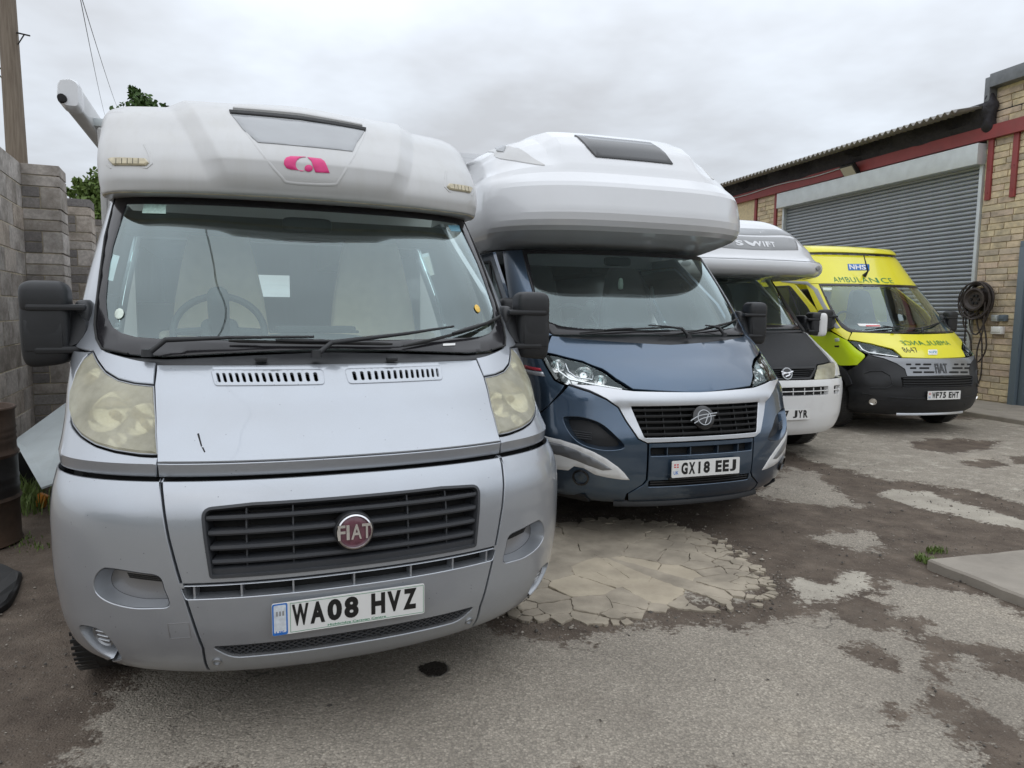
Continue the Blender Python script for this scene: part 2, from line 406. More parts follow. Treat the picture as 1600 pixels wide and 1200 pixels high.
def glass(name, tint=(.78, .86, .83), refl=1.35, rough=.0, dirt=.06):
    m = bpy.data.materials.new(name); m.use_nodes = True; nt = m.node_tree; nt.nodes.clear(); N = nt.nodes.new; L = nt.links.new
    out = N('ShaderNodeOutputMaterial'); tr = N('ShaderNodeBsdfTransparent'); tr.inputs[0].default_value = (*tint, 1)
    gl = N('ShaderNodeBsdfGlossy'); gl.inputs['Roughness'].default_value = rough; gl.inputs[0].default_value = (.84, .99, 1., 1)
    fr = N('ShaderNodeFresnel'); fr.inputs[0].default_value = 1.52; k = math_(nt, 'MULTIPLY', fr.outputs[0], refl, True)
    mx = N('ShaderNodeMixShader'); L(k, mx.inputs[0]); L(tr.outputs[0], mx.inputs[1]); L(gl.outputs[0], mx.inputs[2])
    df = N('ShaderNodeBsdfDiffuse'); df.inputs[0].default_value = (.55, .54, .5, 1)
    dm = math_(nt, 'MULTIPLY', ramp(nt, noise(nt, 3.5, 8, .72), [(.35, .25), (.8, 1.)]), dirt)
    m2 = N('ShaderNodeMixShader'); L(dm, m2.inputs[0]); L(mx.outputs[0], m2.inputs[1]); L(df.outputs[0], m2.inputs[2]); L(m2.outputs[0], out.inputs[0])
    return m
def varied(name, cols, rough=.85, scale=14., bs=.5, bscale=60., spread=.25, stain=None):
    """per-piece colour (each object its own) with grain"""
    m, nt, b, out = nmat(name); setp(b, Roughness=rough, Specular_IOR_Level=.25)
    oi = nt.nodes.new('ShaderNodeObjectInfo'); n = len(cols)
    base = ramp(nt, oi.outputs['Random'], [(i/max(1, n-1), c) for i, c in enumerate(cols)])
    tc = nt.nodes.new('ShaderNodeTexCoord'); ad = nt.nodes.new('ShaderNodeVectorMath'); ad.operation = 'ADD'
    nt.links.new(tc.outputs['Object'], ad.inputs[0]); cb = nt.nodes.new('ShaderNodeCombineXYZ')
    for i in range(3): nt.links.new(math_(nt, 'MULTIPLY', oi.outputs['Random'], 37.+11*i), cb.inputs[i])
    nt.links.new(cb.outputs[0], ad.inputs[1])
    g = ramp(nt, noise(nt, scale, 6, .7, vec=ad.outputs[0]), [(.25, 1-spread), (.75, 1+spread)])
    c = mixc(nt, 1., base, g, 'MULTIPLY')
    if stain:
        k = ramp(nt, noise(nt, 4, 5, .6, vec=ad.outputs[0]), [(.42, 0.), (.72, .75)]); c = mixc(nt, k, c, stain)
    nt.links.new(c, b.inputs['Base Color']); bump(nt, b, noise(nt, bscale, 4, .7, vec=ad.outputs[0]), bs, .006)
    return m
M = {}
M['silver'] = paint('silver metallic paint', (.40, .425, .46), .62, .34, .85, .07, .2)
M['silver_dark'] = paint('darker silver trim paint', (.34, .34, .35), .8, .42, .3, .1, .16)
M['slate'] = paint('slate blue metallic paint', (.066, .106, .162), .75, .28, 1., .25, .06)
M['band'] = paint('satin silver plastic paint', (.62, .64, .67), .75, .38, .4, .08, .08)
M['gunmetal'] = paint('gunmetal plastic paint', (.26, .27, .285), .7, .4, .3, .08, .08)
M['gelcoat'] = simple('weathered white gelcoat', (.50, .50, .495), .34, coat=.3, var=.03, vs=2.5, dirt=.20, dirtc=(.46, .43, .36), rvar=.06)
M['gelcoat_clean'] = simple('glossy white gelcoat', (.66, .67, .685), .2, coat=.6, var=.02, vs=2, dirt=.08, dirtc=(.45, .44, .40))
M['gelcoat_grey'] = simple('pale grey decal film', (.30, .31, .32), .35, coat=.3, var=.05)
M['decal_grey'] = simple('grey decal', (.27, .275, .28), .4, coat=.2)
M['white_paint'] = simple('white vehicle paint', (.74, .74, .73), .3, coat=.6, dirt=.25, dirtc=(.35, .32, .27))
M['yellow'] = simple('yellow vehicle paint', (.76, .70, .03), .28, coat=.7, var=.03, vs=3)
M['lime'] = simple('fluorescent lime film', (.60, .78, .01), .35, coat=.3)
M['carbon'] = simple('black patterned bonnet film', (.018, .019, .021), .5, coat=.0, spec=.3, bs=.5, bscale=260, var=.2, vs=40)
M['plastic'] = simple('black textured plastic', (.015, .016, .018), .48, bs=.25, bscale=900, var=.15, dirt=.18, dirtc=(.04, .037, .034), bd=.001)
M['plastic_grey'] = simple('dark grey grille plastic', (.045, .048, .054), .5, bs=.2, bscale=900, dirt=.3, dirtc=(.12, .11, .10), bd=.001)
M['plastic_gloss'] = simple('gloss black plastic', (.012, .012, .013), .16, coat=.4)
M['void'] = simple('flat black', (.012, .012, .012), .8)  # near-black for fittings, and for sheets that make gaps and openings look dark
M['frit'] = simple('black glass border', (.016, .015, .017), .16, spec=.5)
M['rubber'] = simple('black rubber', (.02, .02, .02), .7, var=.2, vs=20)
M['tyre'] = simple('tyre rubber', (.027, .026, .025), .82, var=.3, vs=8, dirt=.5, dirtc=(.09, .08, .065))
M['chrome'] = simple('bright chrome', (.8, .8, .82), .09, metal=1.)
M['steel'] = simple('brushed steel', (.45, .46, .47), .38, metal=1.)
M['reflector'] = simple('lamp reflector', (.85, .85, .84), .14, metal=1.)
M['glass'] = glass('tinted windscreen glass', (.80, .93, .885), 2.6, dirt=.016)
M['glass_clear'] = glass('clear lamp glass', (.95, .96, .96), 1.1, dirt=.03)
M['glass_dark'] = glass('privacy glass', (.22, .25, .25), 1.3, dirt=.04)
M['lamp_yellow'] = simple('yellowed marker lens', (.50, .44, .30), .3, var=.25, vs=30, coat=.3)
M['plate'] = simple('white number plate', (.78, .78, .76), .35, coat=.4, dirt=.15)
M['plate_black'] = simple('plate black', (.012, .012, .012), .4)
M['plate_blue'] = simple('plate blue', (.03, .17, .55), .4)
M['plate_green'] = simple('plate green', (.03, .26, .12), .4)
M['plate_pale'] = simple('faded sticker white', (.62, .66, .70), .5, var=.15, vs=60)
M['plate_red'] = simple('flag red', (.62, .06, .07), .4)
M['pink'] = simple('pink logo film', (.68, .035, .20), .4, var=.08, vs=30)
M['badge_red'] = simple('faded maroon badge', (.14, .05, .07), .3, var=.35, vs=60, coat=.5)
M['nhs_blue'] = simple('sign blue', (.015, .13, .42), .35)
M['amb_green'] = simple('lettering green', (.02, .20, .06), .35)
M['cream'] = simple('tan seat cloth', (.74, .60, .44), .9, var=.06, vs=14, bs=.3, bscale=300)
M['seat_grey'] = simple('grey seat cloth', (.10, .10, .10), .9, bs=.3, bscale=300)
M['dash'] = simple('dashboard plastic', (.040, .043, .044), .75, bs=.2, bscale=500)
M['cabin'] = simple('cabin lining', (.14, .135, .12), .85)
M['cabin_wood'] = simple('cabin furniture', (.16, .11, .07), .5, var=.2, vs=4)
M['sticker_green'] = simple('green permit sticker', (.40, .56, .50), .5, var=.2, vs=80)
M['sticker_pale'] = simple('pale round sticker', (.62, .70, .62), .5, var=.15, vs=80)
M['sticker_yellow'] = simple('yellow round sticker', (.75, .48, .08), .5, var=.15, vs=80)
M['sticker_blue'] = simple('blue sticker', (.16, .36, .46), .5)
M['red_stripe'] = simple('red stripe film', (.45, .03, .05), .4)
def yellowed_lens():
    m = bpy.data.materials.new('yellowed headlamp plastic'); m.use_nodes = True; nt = m.node_tree; nt.nodes.clear(); N = nt.nodes.new; L = nt.links.new
    out = N('ShaderNodeOutputMaterial'); tr = N('ShaderNodeBsdfTransparent'); tr.inputs[0].default_value = (.80, .78, .62, 1)
    b = N('ShaderNodeBsdfPrincipled'); b.inputs['Roughness'].default_value = .3; b.inputs['Coat Weight'].default_value = .5
    f = noise(nt, 11, 7, .65); c = ramp(nt, f, [(.3, (.56, .53, .39)), (.7, (.70, .67, .53))]); L(c, b.inputs['Base Color'])
    k = ramp(nt, noise(nt, 6, 6, .6), [(.3, .36), (.75, .64)])
    mx = N('ShaderNodeMixShader'); L(k, mx.inputs[0]); L(tr.outputs[0], mx.inputs[1]); L(b.outputs[0], mx.inputs[2]); L(mx.outputs[0], out.inputs[0]); return m
M['lens_yellow'] = yellowed_lens()
# masonry and yard
M['block'] = varied('concrete block', [(.42, .38, .345), (.49, .46, .43), (.36, .325, .29), (.53, .50, .47), (.45, .39, .33)], .9, 30, .8, 170, .35, (.11, .095, .075))
M['block_dark'] = varied('dark concrete block', [(.18, .17, .165), (.24, .22, .205), (.29, .275, .26), (.16, .145, .135)], .92, 40, 1., 200, .4)
M['mortar'] = simple('pale mortar', (.56, .50, .38), .95, var=.3, vs=14, bs=.6, bscale=120)
M['brick'] = varied('buff walling block', [(.66, .55, .36), (.58, .46, .36), (.62, .53, .36), (.70, .58, .38), (.55, .43, .34), (.50, .43, .33)], .88, 18, .6, 90, .2, (.20, .175, .14))
M['mortar_buff'] = simple('buff mortar', (.62, .52, .33), .95, var=.15, vs=20, bs=.4, bscale=140)
M['red_steel'] = simple('red painted steel', (.26, .045, .045), .5, var=.1, dirt=.25)
M['galv'] = simple('galvanised sheet', (.56, .60, .61), .42, metal=.35, var=.08, vs=5, dirt=.15, dirtc=(.25, .22, .18))
M['slat'] = simple('shutter slat', (.30, .325, .345), .4, metal=.45, var=.07, vs=2.5)
M['blue_steel'] = simple('blue grey frame paint', (.12, .155, .185), .45, dirt=.2)
M['fabric'] = simple('black roofing felt', (.022, .02, .025), .75, var=.3, vs=5, bs=.6, bscale=12, bd=.05)
M['asbestos'] = simple('fibre cement sheet', (.29, .28, .265), .9, var=.25, vs=7, dirt=.4)
M['lead'] = simple('lead flashing', (.16, .17, .18), .5, metal=.3, var=.2, vs=8)
M['hose'] = simple('dusty rubber hose', (.040, .030, .026), .6, var=.3, vs=20)
M['rust'] = simple('rusty drum steel', (.075, .05, .036), .65, metal=.2, var=.45, vs=5, dirt=.6, dirtc=(.13, .065, .035), bs=.3, bscale=60)
M['drum_black'] = simple('black drum paint', (.02, .019, .019), .45, var=.3, vs=10)
M['board'] = simple('pale board', (.48, .53, .54), .6, var=.06, dirt=.3, dirtc=(.25, .24, .2))
M['wood_pole'] = None
M['leaf'] = varied('tree leaf', [(.06, .11, .03), (.085, .15, .04), (.13, .19, .045), (.05, .09, .028)], .55, 10, 0.1, 40, .2)
M['bark'] = simple('bark', (.07, .055, .04), .9, var=.3, vs=12, bs=.8, bscale=30)
M['grass'] = simple('grass blade', (.12, .18, .04), .6, var=.4, vs=20)
M['stone'] = varied('loose stone', [(.10, .09, .08), (.18, .16, .135), (.24, .21, .175), (.13, .115, .10)], .9, 30, .3, 100, .3)
M['concrete'] = simple('concrete slab', (.285, .255, .215), .92, var=.16, vs=3, dirt=.5, dirtc=(.15, .13, .105), bs=.5, bscale=90)
M['cable'] = simple('black cable', (.015, .015, .016), .6)
M['floodglass'] = simple('flood lamp glass', (.40, .37, .29), .25, coat=.5)
M['orange'] = simple('orange plastic', (.6, .22, .02), .5)
def wood_pole():
    m, nt, b, out = nmat('weathered pole timber'); setp(b, Roughness=.85); tc = nt.nodes.new('ShaderNodeTexCoord'); mp = nt.nodes.new('ShaderNodeMapping')
    mp.inputs['Scale'].default_value = (14, 14, .7); nt.links.new(tc.outputs['Object'], mp.inputs[0]); f = noise(nt, 3, 7, .65, vec=mp.outputs[0])
    nt.links.new(ramp(nt, f, [(.25, (.11, .085, .062)), (.5, (.185, .15, .115)), (.75, (.25, .21, .165))]), b.inputs['Base Color']); bump(nt, b, f, .6, .01); return m
M['wood_pole'] = wood_pole()
def stone_vertex_mat():
    m, nt, b, out = nmat('loose gravel'); setp(b, Roughness=.9); a = nt.nodes.new('ShaderNodeAttribute'); a.attribute_name = 'tone'
    nt.links.new(ramp(nt, a.outputs['Fac'], [(0, (.06, .053, .046)), (.4, (.13, .115, .098)), (.8, (.24, .21, .175)), (1, (.38, .345, .29))]), b.inputs['Base Color']); return m
M['gravel'] = stone_vertex_mat()
def ground_mat():
    m, nt, b, out = nmat('yard surface'); N = nt.nodes.new; L = nt.links.new
    tc = N('ShaderNodeTexCoord'); O = tc.outputs['Object']; at = N('ShaderNodeAttribute'); at.attribute_name = 'zone'
    sp = N('ShaderNodeSeparateColor'); L(at.outputs['Color'], sp.inputs[0])
    e1 = noise(nt, 7, 6, .65, vec=O); e2 = noise(nt, 45, 5, .7, vec=O)
    edge = math_(nt, 'ADD', math_(nt, 'MULTIPLY', math_(nt, 'SUBTRACT', e1, .5), 1.3), math_(nt, 'MULTIPLY', math_(nt, 'SUBTRACT', e2, .5), .8))
    def zone(ch, lo=.44, hi=.56):
        return ramp(nt, math_(nt, 'ADD', sp.outputs[ch], edge), [(lo, 0.), (hi, 1.)])
    vo = N('ShaderNodeTexVoronoi'); vo.inputs['Scale'].default_value = 120; L(O, vo.inputs['Vector'])
    vo2 = N('ShaderNodeTexVoronoi'); vo2.inputs['Scale'].default_value = 52; L(O, vo2.inputs['Vector'])
    big = noise(nt, 1.3, 5, .6, vec=O); fine = noise(nt, 260, 2, .6, vec=O)
    # mud with embedded grit
    mud = ramp(nt, noise(nt, 5, 6, .65, vec=O), [(.3, (.074, .056, .043)), (.55, (.124, .097, .075)), (.8, (.20, .160, .124))])
    grit = ramp(nt, vo2.outputs['Distance'], [(.0, 1.), (.35, 0.)])
    gc = N('ShaderNodeSeparateColor'); L(vo2.outputs['Color'], gc.inputs[0])
    gsel = ramp(nt, gc.outputs[0], [(.58, 0.), (.66, 1.)])
    mud = mixc(nt, math_(nt, 'MULTIPLY', grit, gsel), mud, (.20, .175, .145))
    # worn asphalt with aggregate
    ac = N('ShaderNodeSeparateColor'); L(vo.outputs['Color'], ac.inputs[0])
    agg = ramp(nt, ac.outputs[0], [(0, .74), (.55, .95), (.85, 1.08), (1, 1.32)])
    asp = ramp(nt, big, [(.3, (.27, .240, .198)), (.6, (.365, .325, .268)), (.8, (.44, .385, .308))])
    asp = mixc(nt, 1., asp, agg, 'MULTIPLY')
    asp = mixc(nt, ramp(nt, vo.outputs['Distance'], [(.45, 0.), (.75, .4)]), asp, (.10, .09, .078))
    conc = ramp(nt, noise(nt, 3.2, 6, .6, vec=O), [(.3, (.33, .30, .25)), (.7, (.47, .43, .36))])
    conc = mixc(nt, 1., conc, ramp(nt, fine, [(.3, .8), (.7, 1.15)]), 'MULTIPLY')
    z1, z2 = zone(0), zone(1); z3 = ramp(nt, math_(nt, 'ADD', sp.outputs[2], math_(nt, 'MULTIPLY', edge, .3)), [(.42, 0.), (.55, 1.)])
    ck = N('ShaderNodeTexVoronoi'); ck.feature = 'DISTANCE_TO_EDGE'; ck.inputs['Scale'].default_value = 1.5
    wv = N('ShaderNodeVectorMath'); wv.operation = 'ADD'; wn = N('ShaderNodeTexNoise'); wn.inputs['Scale'].default_value = 3.; wn.inputs['Detail'].default_value = 5; L(O, wn.inputs['Vector'])
    ws_ = N('ShaderNodeVectorMath'); ws_.operation = 'SCALE'; ws_.inputs['Scale'].default_value = .5; L(wn.outputs['Color'], ws_.inputs[0]); L(O, wv.inputs[0]); L(ws_.outputs[0], wv.inputs[1]); L(wv.outputs[0], ck.inputs['Vector'])
    crk = math_(nt, 'MULTIPLY', ramp(nt, ck.outputs['Distance'], [(.0, 1.), (.010, 0.)]), ramp(nt, noise(nt, .9, 3, .5, vec=O), [(.52, 0.), (.62, .8)]))
    asp = mixc(nt, crk, asp, (.045, .038, .032))
    c = mixc(nt, z1, mud, asp); c = mixc(nt, z2, c, conc)
    # dirt carried over everything
    c = mixc(nt, ramp(nt, noise(nt, 2.2, 8, .7, vec=O), [(.52, 0.), (.8, .55)]), c, (.17, .145, .118))
    c = mixc(nt, ramp(nt, noise(nt, 9, 6, .7, vec=O), [(.62, 0.), (.72, .5)]), c, (.12, .104, .087))
    c = mixc(nt, math_(nt, 'MULTIPLY', z3, .92), c, (.014, .012, .011)); L(c, b.inputs['Base Color'])
    L(mixc(nt, z3, (.9, .9, .9), (.16, .16, .16)), b.inputs['Roughness'])
    h = math_(nt, 'ADD', math_(nt, 'MULTIPLY', math_(nt, 'SUBTRACT', 1., vo.outputs['Distance']), .35), math_(nt, 'ADD', math_(nt, 'MULTIPLY', noise(nt, 25, 6, .7, vec=O), 1.1), math_(nt, 'MULTIPLY', grit, .5)))
    h = math_(nt, 'MULTIPLY', h, math_(nt, 'SUBTRACT', 1., z3)); bump(nt, b, h, .75, .012)
    b.inputs['Specular IOR Level'].default_value = .3
    return m
M['ground'] = ground_mat()
# ------------------------------------------------------------------ ground
def gpoly(px): return np.array([gnd(*p)[:2] for p in px])
ASPHALT = [[(112, 1215), (150, 1110), (260, 1000), (420, 860), (700, 860), (760, 985), (820, 998), (888, 1000), (966, 985), (1086, 974), (1156, 981), (1239, 964), (1288, 959), (1347, 981), (1395, 979), (1429, 998), (1459, 1054), (1440, 1090), (1480, 1130), (1520, 1180), (1530, 1215)],
    [(1478, 1040), (1495, 1020), (1522, 1022), (1530, 1045), (1600, 1069), (1690, 1080), (1690, 1150), (1600, 1140), (1560, 1130), (1500, 1095)],
    [(1366, 932), (1388, 903), (1430, 913), (1527, 923), (1600, 957), (1690, 980), (1690, 1030), (1600, 1010), (1503, 1001), (1454, 981)],
    [(1276, 837), (1307, 830), (1351, 830), (1385, 854), (1337, 859), (1288, 845)],
    [(1178, 772), (1234, 728), (1273, 737), (1346, 793), (1259, 786)],
    [(1222, 700), (1240, 668), (1300, 655), (1610, 655), (1750, 690), (1750, 840), (1600, 795), (1520, 775), (1450, 755), (1390, 750), (1330, 735), (1270, 720)]]
MUD = [[(1303, 1008), (1345, 1000), (1380, 1010), (1405, 1035), (1395, 1045), (1350, 1030), (1320, 1022)], [(1376, 1112), (1390, 1101), (1420, 1106), (1426, 1120), (1400, 1130)],
    [(1420, 690), (1450, 685), (1500, 686), (1562, 690), (1545, 702), (1480, 708), (1430, 700)], [(1500, 720), (1560, 718), (1580, 728), (1540, 732), (1510, 727)], [(1570, 712), (1640, 712), (1640, 726), (1590, 724)],
    [(1456, 757), (1520, 765), (1610, 790), (1700, 815), (1650, 815), (1560, 790), (1500, 775)]]
PALE = [[(1234, 910), (1244, 903), (1307, 910), (1317, 891), (1351, 893), (1366, 918), (1312, 932), (1259, 942)],
    [(1371, 772), (1395, 763), (1454, 768), (1512, 786), (1600, 811), (1700, 840), (1690, 850), (1600, 828), (1503, 806), (1429, 791)]]
SLAB_PX = [(760, 900), (790, 845), (820, 823), (868, 812), (956, 808), (1044, 816), (1112, 835), (1171, 869), (1205, 905), (1212, 925), (1190, 945), (1112, 955), (1040, 962), (966, 976), (880, 978), (815, 970), (770, 950)]
WET = [[(648, 1044), (656, 1035), (680, 1030), (700, 1033), (703, 1045), (690, 1056), (665, 1055)]]
OIL = [[(590, 1083), (604, 1079), (620, 1088), (612, 1094), (598, 1090)], [(832, 1050), (848, 1044), (856, 1050), (842, 1057)], [(418, 1145), (430, 1142), (434, 1148), (424, 1152)], [(528, 1095), (540, 1092), (543, 1099), (532, 1101)]]
def ground():
    def axis(a, b, st, far):
        c = list(np.arange(a, b+1e-6, st)); k = st
        lo, hi = [], []
        x = a
        while x > -far: k *= 1.35; x -= k; lo.append(x)
        x = b; k = st
        while x < far: k *= 1.35; x += k; hi.append(x)
        return np.array(lo[::-1]+c+hi)
    xs = axis(-3.2, 5.6, .03, 900); ys = axis(1.0, 9.5, .03, 900)
    X, Y = np.meshgrid(xs, ys); P = np.stack([X.ravel(), Y.ravel()], -1); n = len(P)
    near = (P[:, 0] > -6) & (P[:, 0] < 12) & (P[:, 1] > -1) & (P[:, 1] < 15)
    a = np.full(n, .3); g = np.zeros(n); w = np.zeros(n); Q = P[near]
    def sd(polys):
        d = np.full(len(Q), -9.)
        for p in polys:
            pl = gpoly(p); s = segdist(Q, pl); d = np.maximum(d, np.where(inside(Q, pl), s, -s))
        return d
    A = np.clip(.5+sd(ASPHALT)/.42, 0, 1); A = np.minimum(A, np.clip(.5-sd(MUD)/.34, 0, 1)); far = (Q[:, 1] > 9.5) | (Q[:, 0] > 5.5)
    A = np.maximum(A, np.clip((Q[:, 1]-9.6)*.3, 0, .62)); A = np.maximum(A, np.clip((-Q[:, 1]+2.0)*.5, 0, .8)); a[near] = A; a[~near] = .62
    G = np.clip(.5+sd(PALE)/.24, 0, 1); S = np.clip(.12+sd([SLAB_PX])/.3, 0, .5); g[near] = np.maximum(np.maximum(G, S), np.clip(.36+sd([ASPHALT[5]])/1.2, 0, .40)*(A > .35))
    w[near] = np.maximum(np.clip(.45+sd(WET)/.10, 0, 1), np.clip(.30+sd(OIL)/.15, 0, .42))
    def nz(x, y, f, s):
        return np.sin(x*f+s)*np.sin(y*f*1.13+s*2.1)+.5*np.sin(x*f*2.3+1.7*s+y*f*.9)*np.sin(y*f*2.1-s)
    z = .004*nz(P[:, 0], P[:, 1], 1.7, .4)+.003*nz(P[:, 0], P[:, 1], 5.1, 1.9); z += np.where(near, .010*np.clip(a, 0, 1)-.012, -.008); z += .009*np.clip(g, 0, 1)-.006*w
    z = np.where(near, z+rng.normal(0, .0011, n), z*0-.008)
    nx, ny = len(xs), len(ys); idx = np.arange(nx*ny).reshape(ny, nx)
    Fc = np.stack([idx[:-1, :-1], idx[:-1, 1:], idx[1:, 1:], idx[1:, :-1]], -1).reshape(-1, 4)
    me = bpy.data.meshes.new('ground'); me.vertices.add(n); me.vertices.foreach_set('co', np.column_stack([P, z]).ravel())
    me.loops.add(Fc.size); me.loops.foreach_set('vertex_index', Fc.ravel().astype(np.int32)); me.polygons.add(len(Fc))
    me.polygons.foreach_set('loop_start', np.arange(0, Fc.size, 4, dtype=np.int32)); me.polygons.foreach_set('use_smooth', [True]*len(Fc))
    at = me.color_attributes.new('zone', 'FLOAT_COLOR', 'POINT'); at.data.foreach_set('color', np.column_stack([a, g, w, np.ones(n)]).ravel())
    me.materials.append(M['ground']); me.update(); me.validate()
    o = link(bpy.data.objects.new('ground', me)); tag(o, kind='structure'); return P, a, g
GP, GA, GG = ground()

def cracked_patch():
    pl = gpoly(SLAB_PX); cream = gpoly([(862, 925), (872, 900), (930, 872), (975, 866), (1063, 876), (1120, 895), (1138, 918), (1120, 938), (1080, 947), (990, 945), (905, 938)])
    st = root('cracked_concrete_patch', 'cracked pale concrete patch breaking up in front of slate blue motorhome', 'concrete patch', (0, 0, 0))
    # seeds: small fragments towards the rim, large ones inside
    seeds = []; lo, hi = pl.min(0), pl.max(0); tries = 0
    while tries < 9000 and len(seeds) < 210:
        tries += 1; p = lo+(hi-lo)*rng.random(2)
        if not inside(p[None], pl)[0]: continue
        d = segdist(p[None], pl)[0]; inn = inside(p[None], cream)[0]; dc = segdist(p[None], cream)[0]
        if inn and (dc < .05 or sum(inside(np.array(q)[None], cream)[0] for q, _ in seeds) > 4): continue
        east = np.clip((p[0]-.6)/.8, 0, 1); r = .22 if inn else (.05+.55*d)*(1-.55*east)*(.7+.7*rng.random())
        if all(np.hypot(*(p-q)) > min(r, rr) for q, rr in seeds): seeds.append((p, r))
    sd = [s[0] for s in seeds]; nreal = len(sd)
    for t in np.linspace(0, 1, 90, endpoint=False):      # what lies beyond the rim bounds the outer fragments
        L = resample([tuple(v) for v in pl], .06); i = int(t*len(L)); v = L[i]; sd.append(v+(v-pl.mean(0))/np.linalg.norm(v-pl.mean(0))*(.05+.05*rng.random()))
    def clip(poly, m, nrm):
        out = []
        for i in range(len(poly)):
            a, b = poly[i-1], poly[i]; da, db = (a-m)@nrm, (b-m)@nrm
            if da <= 0: out.append(a)
            if da*db < 0: out.append(a+(b-a)*da/(da-db))
        return out
    k = 0
    for i, p in enumerate(sd[:nreal]):
        c = [p+.9*np.array([math.cos(t), math.sin(t)]) for t in np.linspace(0, 2*math.pi, 14, endpoint=False)]
        for q in sorted(sd, key=lambda q: np.hypot(*(q-p)))[1:30]:
            c = clip(c, (p+q)/2, q-p)
            if len(c) < 3: break
        if len(c) < 3: continue
        # keep inside the patch outline and outside the cream screed
        c = [v if inside(v[None], pl)[0] else p+(v-p)*.55 for v in c]; c = np.array(ccw(c))
        if segdist(p[None], pl)[0] < .09 and rng.random() < .45: continue
        gp = .0026+.004*rng.random()**2; ct = c.mean(0)
        ca = inset(resample([tuple(v) for v in c], .028), gp*.8); ca += rng.normal(0, .0030, ca.shape)
        z = .004+rng.normal(0, .0018); tl = rng.normal(0, .012, 2); n = len(ca); top = [(v[0], v[1], z+(v-ct)@tl) for v in ca]
        rim = [(v[0]+(v[0]-ct[0])*.02, v[1]+(v[1]-ct[1])*.02, z-.004+(v-ct)@tl) for v in ca]; bot = [(v[0], v[1], -.03) for v in rim]
        V = top+rim+bot; Fc = [tuple(range(n))]
        for r in (0, 1):
            for j in range(n): Fc.append((r*n+j, (r+1)*n+j, (r+1)*n+(j+1) % n, r*n+(j+1) % n))
        mesh('concrete_fragment', V, Fc, M['screed' if inside(p[None], cream)[0] else 'patch'], st, 0); k += 1
    ca = resample([tuple(v) for v in curve([tuple(v) for v in cream], 5, True)], .04); ca = np.array(ccw(ca)); ca += rng.normal(0, .011, ca.shape); n = len(ca); ct = ca.mean(0)
    V = [(v[0], v[1], .0105) for v in ca]+[(ct[0]+(v[0]-ct[0])*1.012, ct[1]+(v[1]-ct[1])*1.012, .006) for v in ca]+[(v[0], v[1], -.02) for v in ca]
    Fc = [tuple(range(n))]+[(r*n+j, (r+1)*n+j, (r+1)*n+(j+1) % n, r*n+(j+1) % n) for r in (0, 1) for j in range(n)]
M['patch'] = simple('broken pale concrete', (.335, .29, .225), .93, var=.28, vs=5, bs=.5, bscale=120, dirt=.75, dirtc=(.20, .17, .135))
M['screed'] = simple('cream cement screed', (.42, .36, .27), .93, var=.16, vs=5, bs=.4, bscale=110, dirt=.55, dirtc=(.22, .18, .13))
cracked_patch()

def gravel():
    V, Fc, T = [], [], []; base = np.array([(0, 0, 1), (.9, 0, .1), (.2, .85, .05), (-.75, .5, .1), (-.7, -.55, 0), (.25, -.9, .1), (0, 0, -.8)])
    fs = [(0, 1, 2), (0, 2, 3), (0, 3, 4), (0, 4, 5), (0, 5, 1), (6, 2, 1), (6, 3, 2), (6, 4, 3), (6, 5, 4), (6, 1, 5)]
    pl = gpoly(SLAB_PX); n = 0; t = 0; PLR = resample([tuple(v) for v in pl], .02); lo_, hi_ = pl.min(0), pl.max(0)
    while n < 9000 and t < 90000:
        t += 1; y = 1.6+6.2*rng.random()**1.3; x = -2.6+7.6*rng.random()
        pr = proj(np.array([x, y, 0.]))
        if not (-60 < pr[0] < 1680 and pr[1] < 1230): continue
        i = min(int(np.searchsorted(GXS, x)), len(GXS)-1); j = min(int(np.searchsorted(GYS, y)), len(GYS)-1); a = GA[j*len(GXS)+i]
        if n > 7200:
            v = PLR[int(rng.integers(len(PLR)))]; x, y = v[0]+rng.normal(0, .07), v[1]+rng.normal(0, .07); a = .3
        elif lo_[0] < x < hi_[0] and lo_[1] < y < hi_[1] and rng.random() < .97 and inside(np.array([[x, y]]), pl)[0]: continue
        if rng.random() < (.965 if a > .55 else .15): continue
        s = .0022+.0065*rng.random()**3.2
        if rng.random() < .008: s = .009+.007*rng.random()
        th = rng.random()*6.28; sc = np.array([s*(.7+.6*rng.random()), s*(.7+.6*rng.random()), s*(.5+.4*rng.random())])
        B = base*sc*(1+.25*rng.standard_normal((7, 1))*.5); c, q = math.cos(th), math.sin(th)
        B = np.stack([B[:, 0]*c-B[:, 1]*q+x, B[:, 0]*q+B[:, 1]*c+y, B[:, 2]+(-.006 if a < .5 else .002)+s*.25], -1)
        b = len(V); V += [tuple(v) for v in B]; Fc += [tuple(b+k for k in f) for f in fs]; T += [rng.random()]*7; n += 1
    o = mesh('gravel', V, Fc, M['gravel'], None, 0); at = o.data.attributes.new('tone', 'FLOAT', 'POINT'); at.data.foreach_set('value', np.array(T, np.float32))
    tag(o, 'small loose stones scattered over the muddy yard', 'gravel', kind='stuff')
GXS, GYS = np.unique(GP[:, 0]), np.unique(GP[:, 1])
gravel()

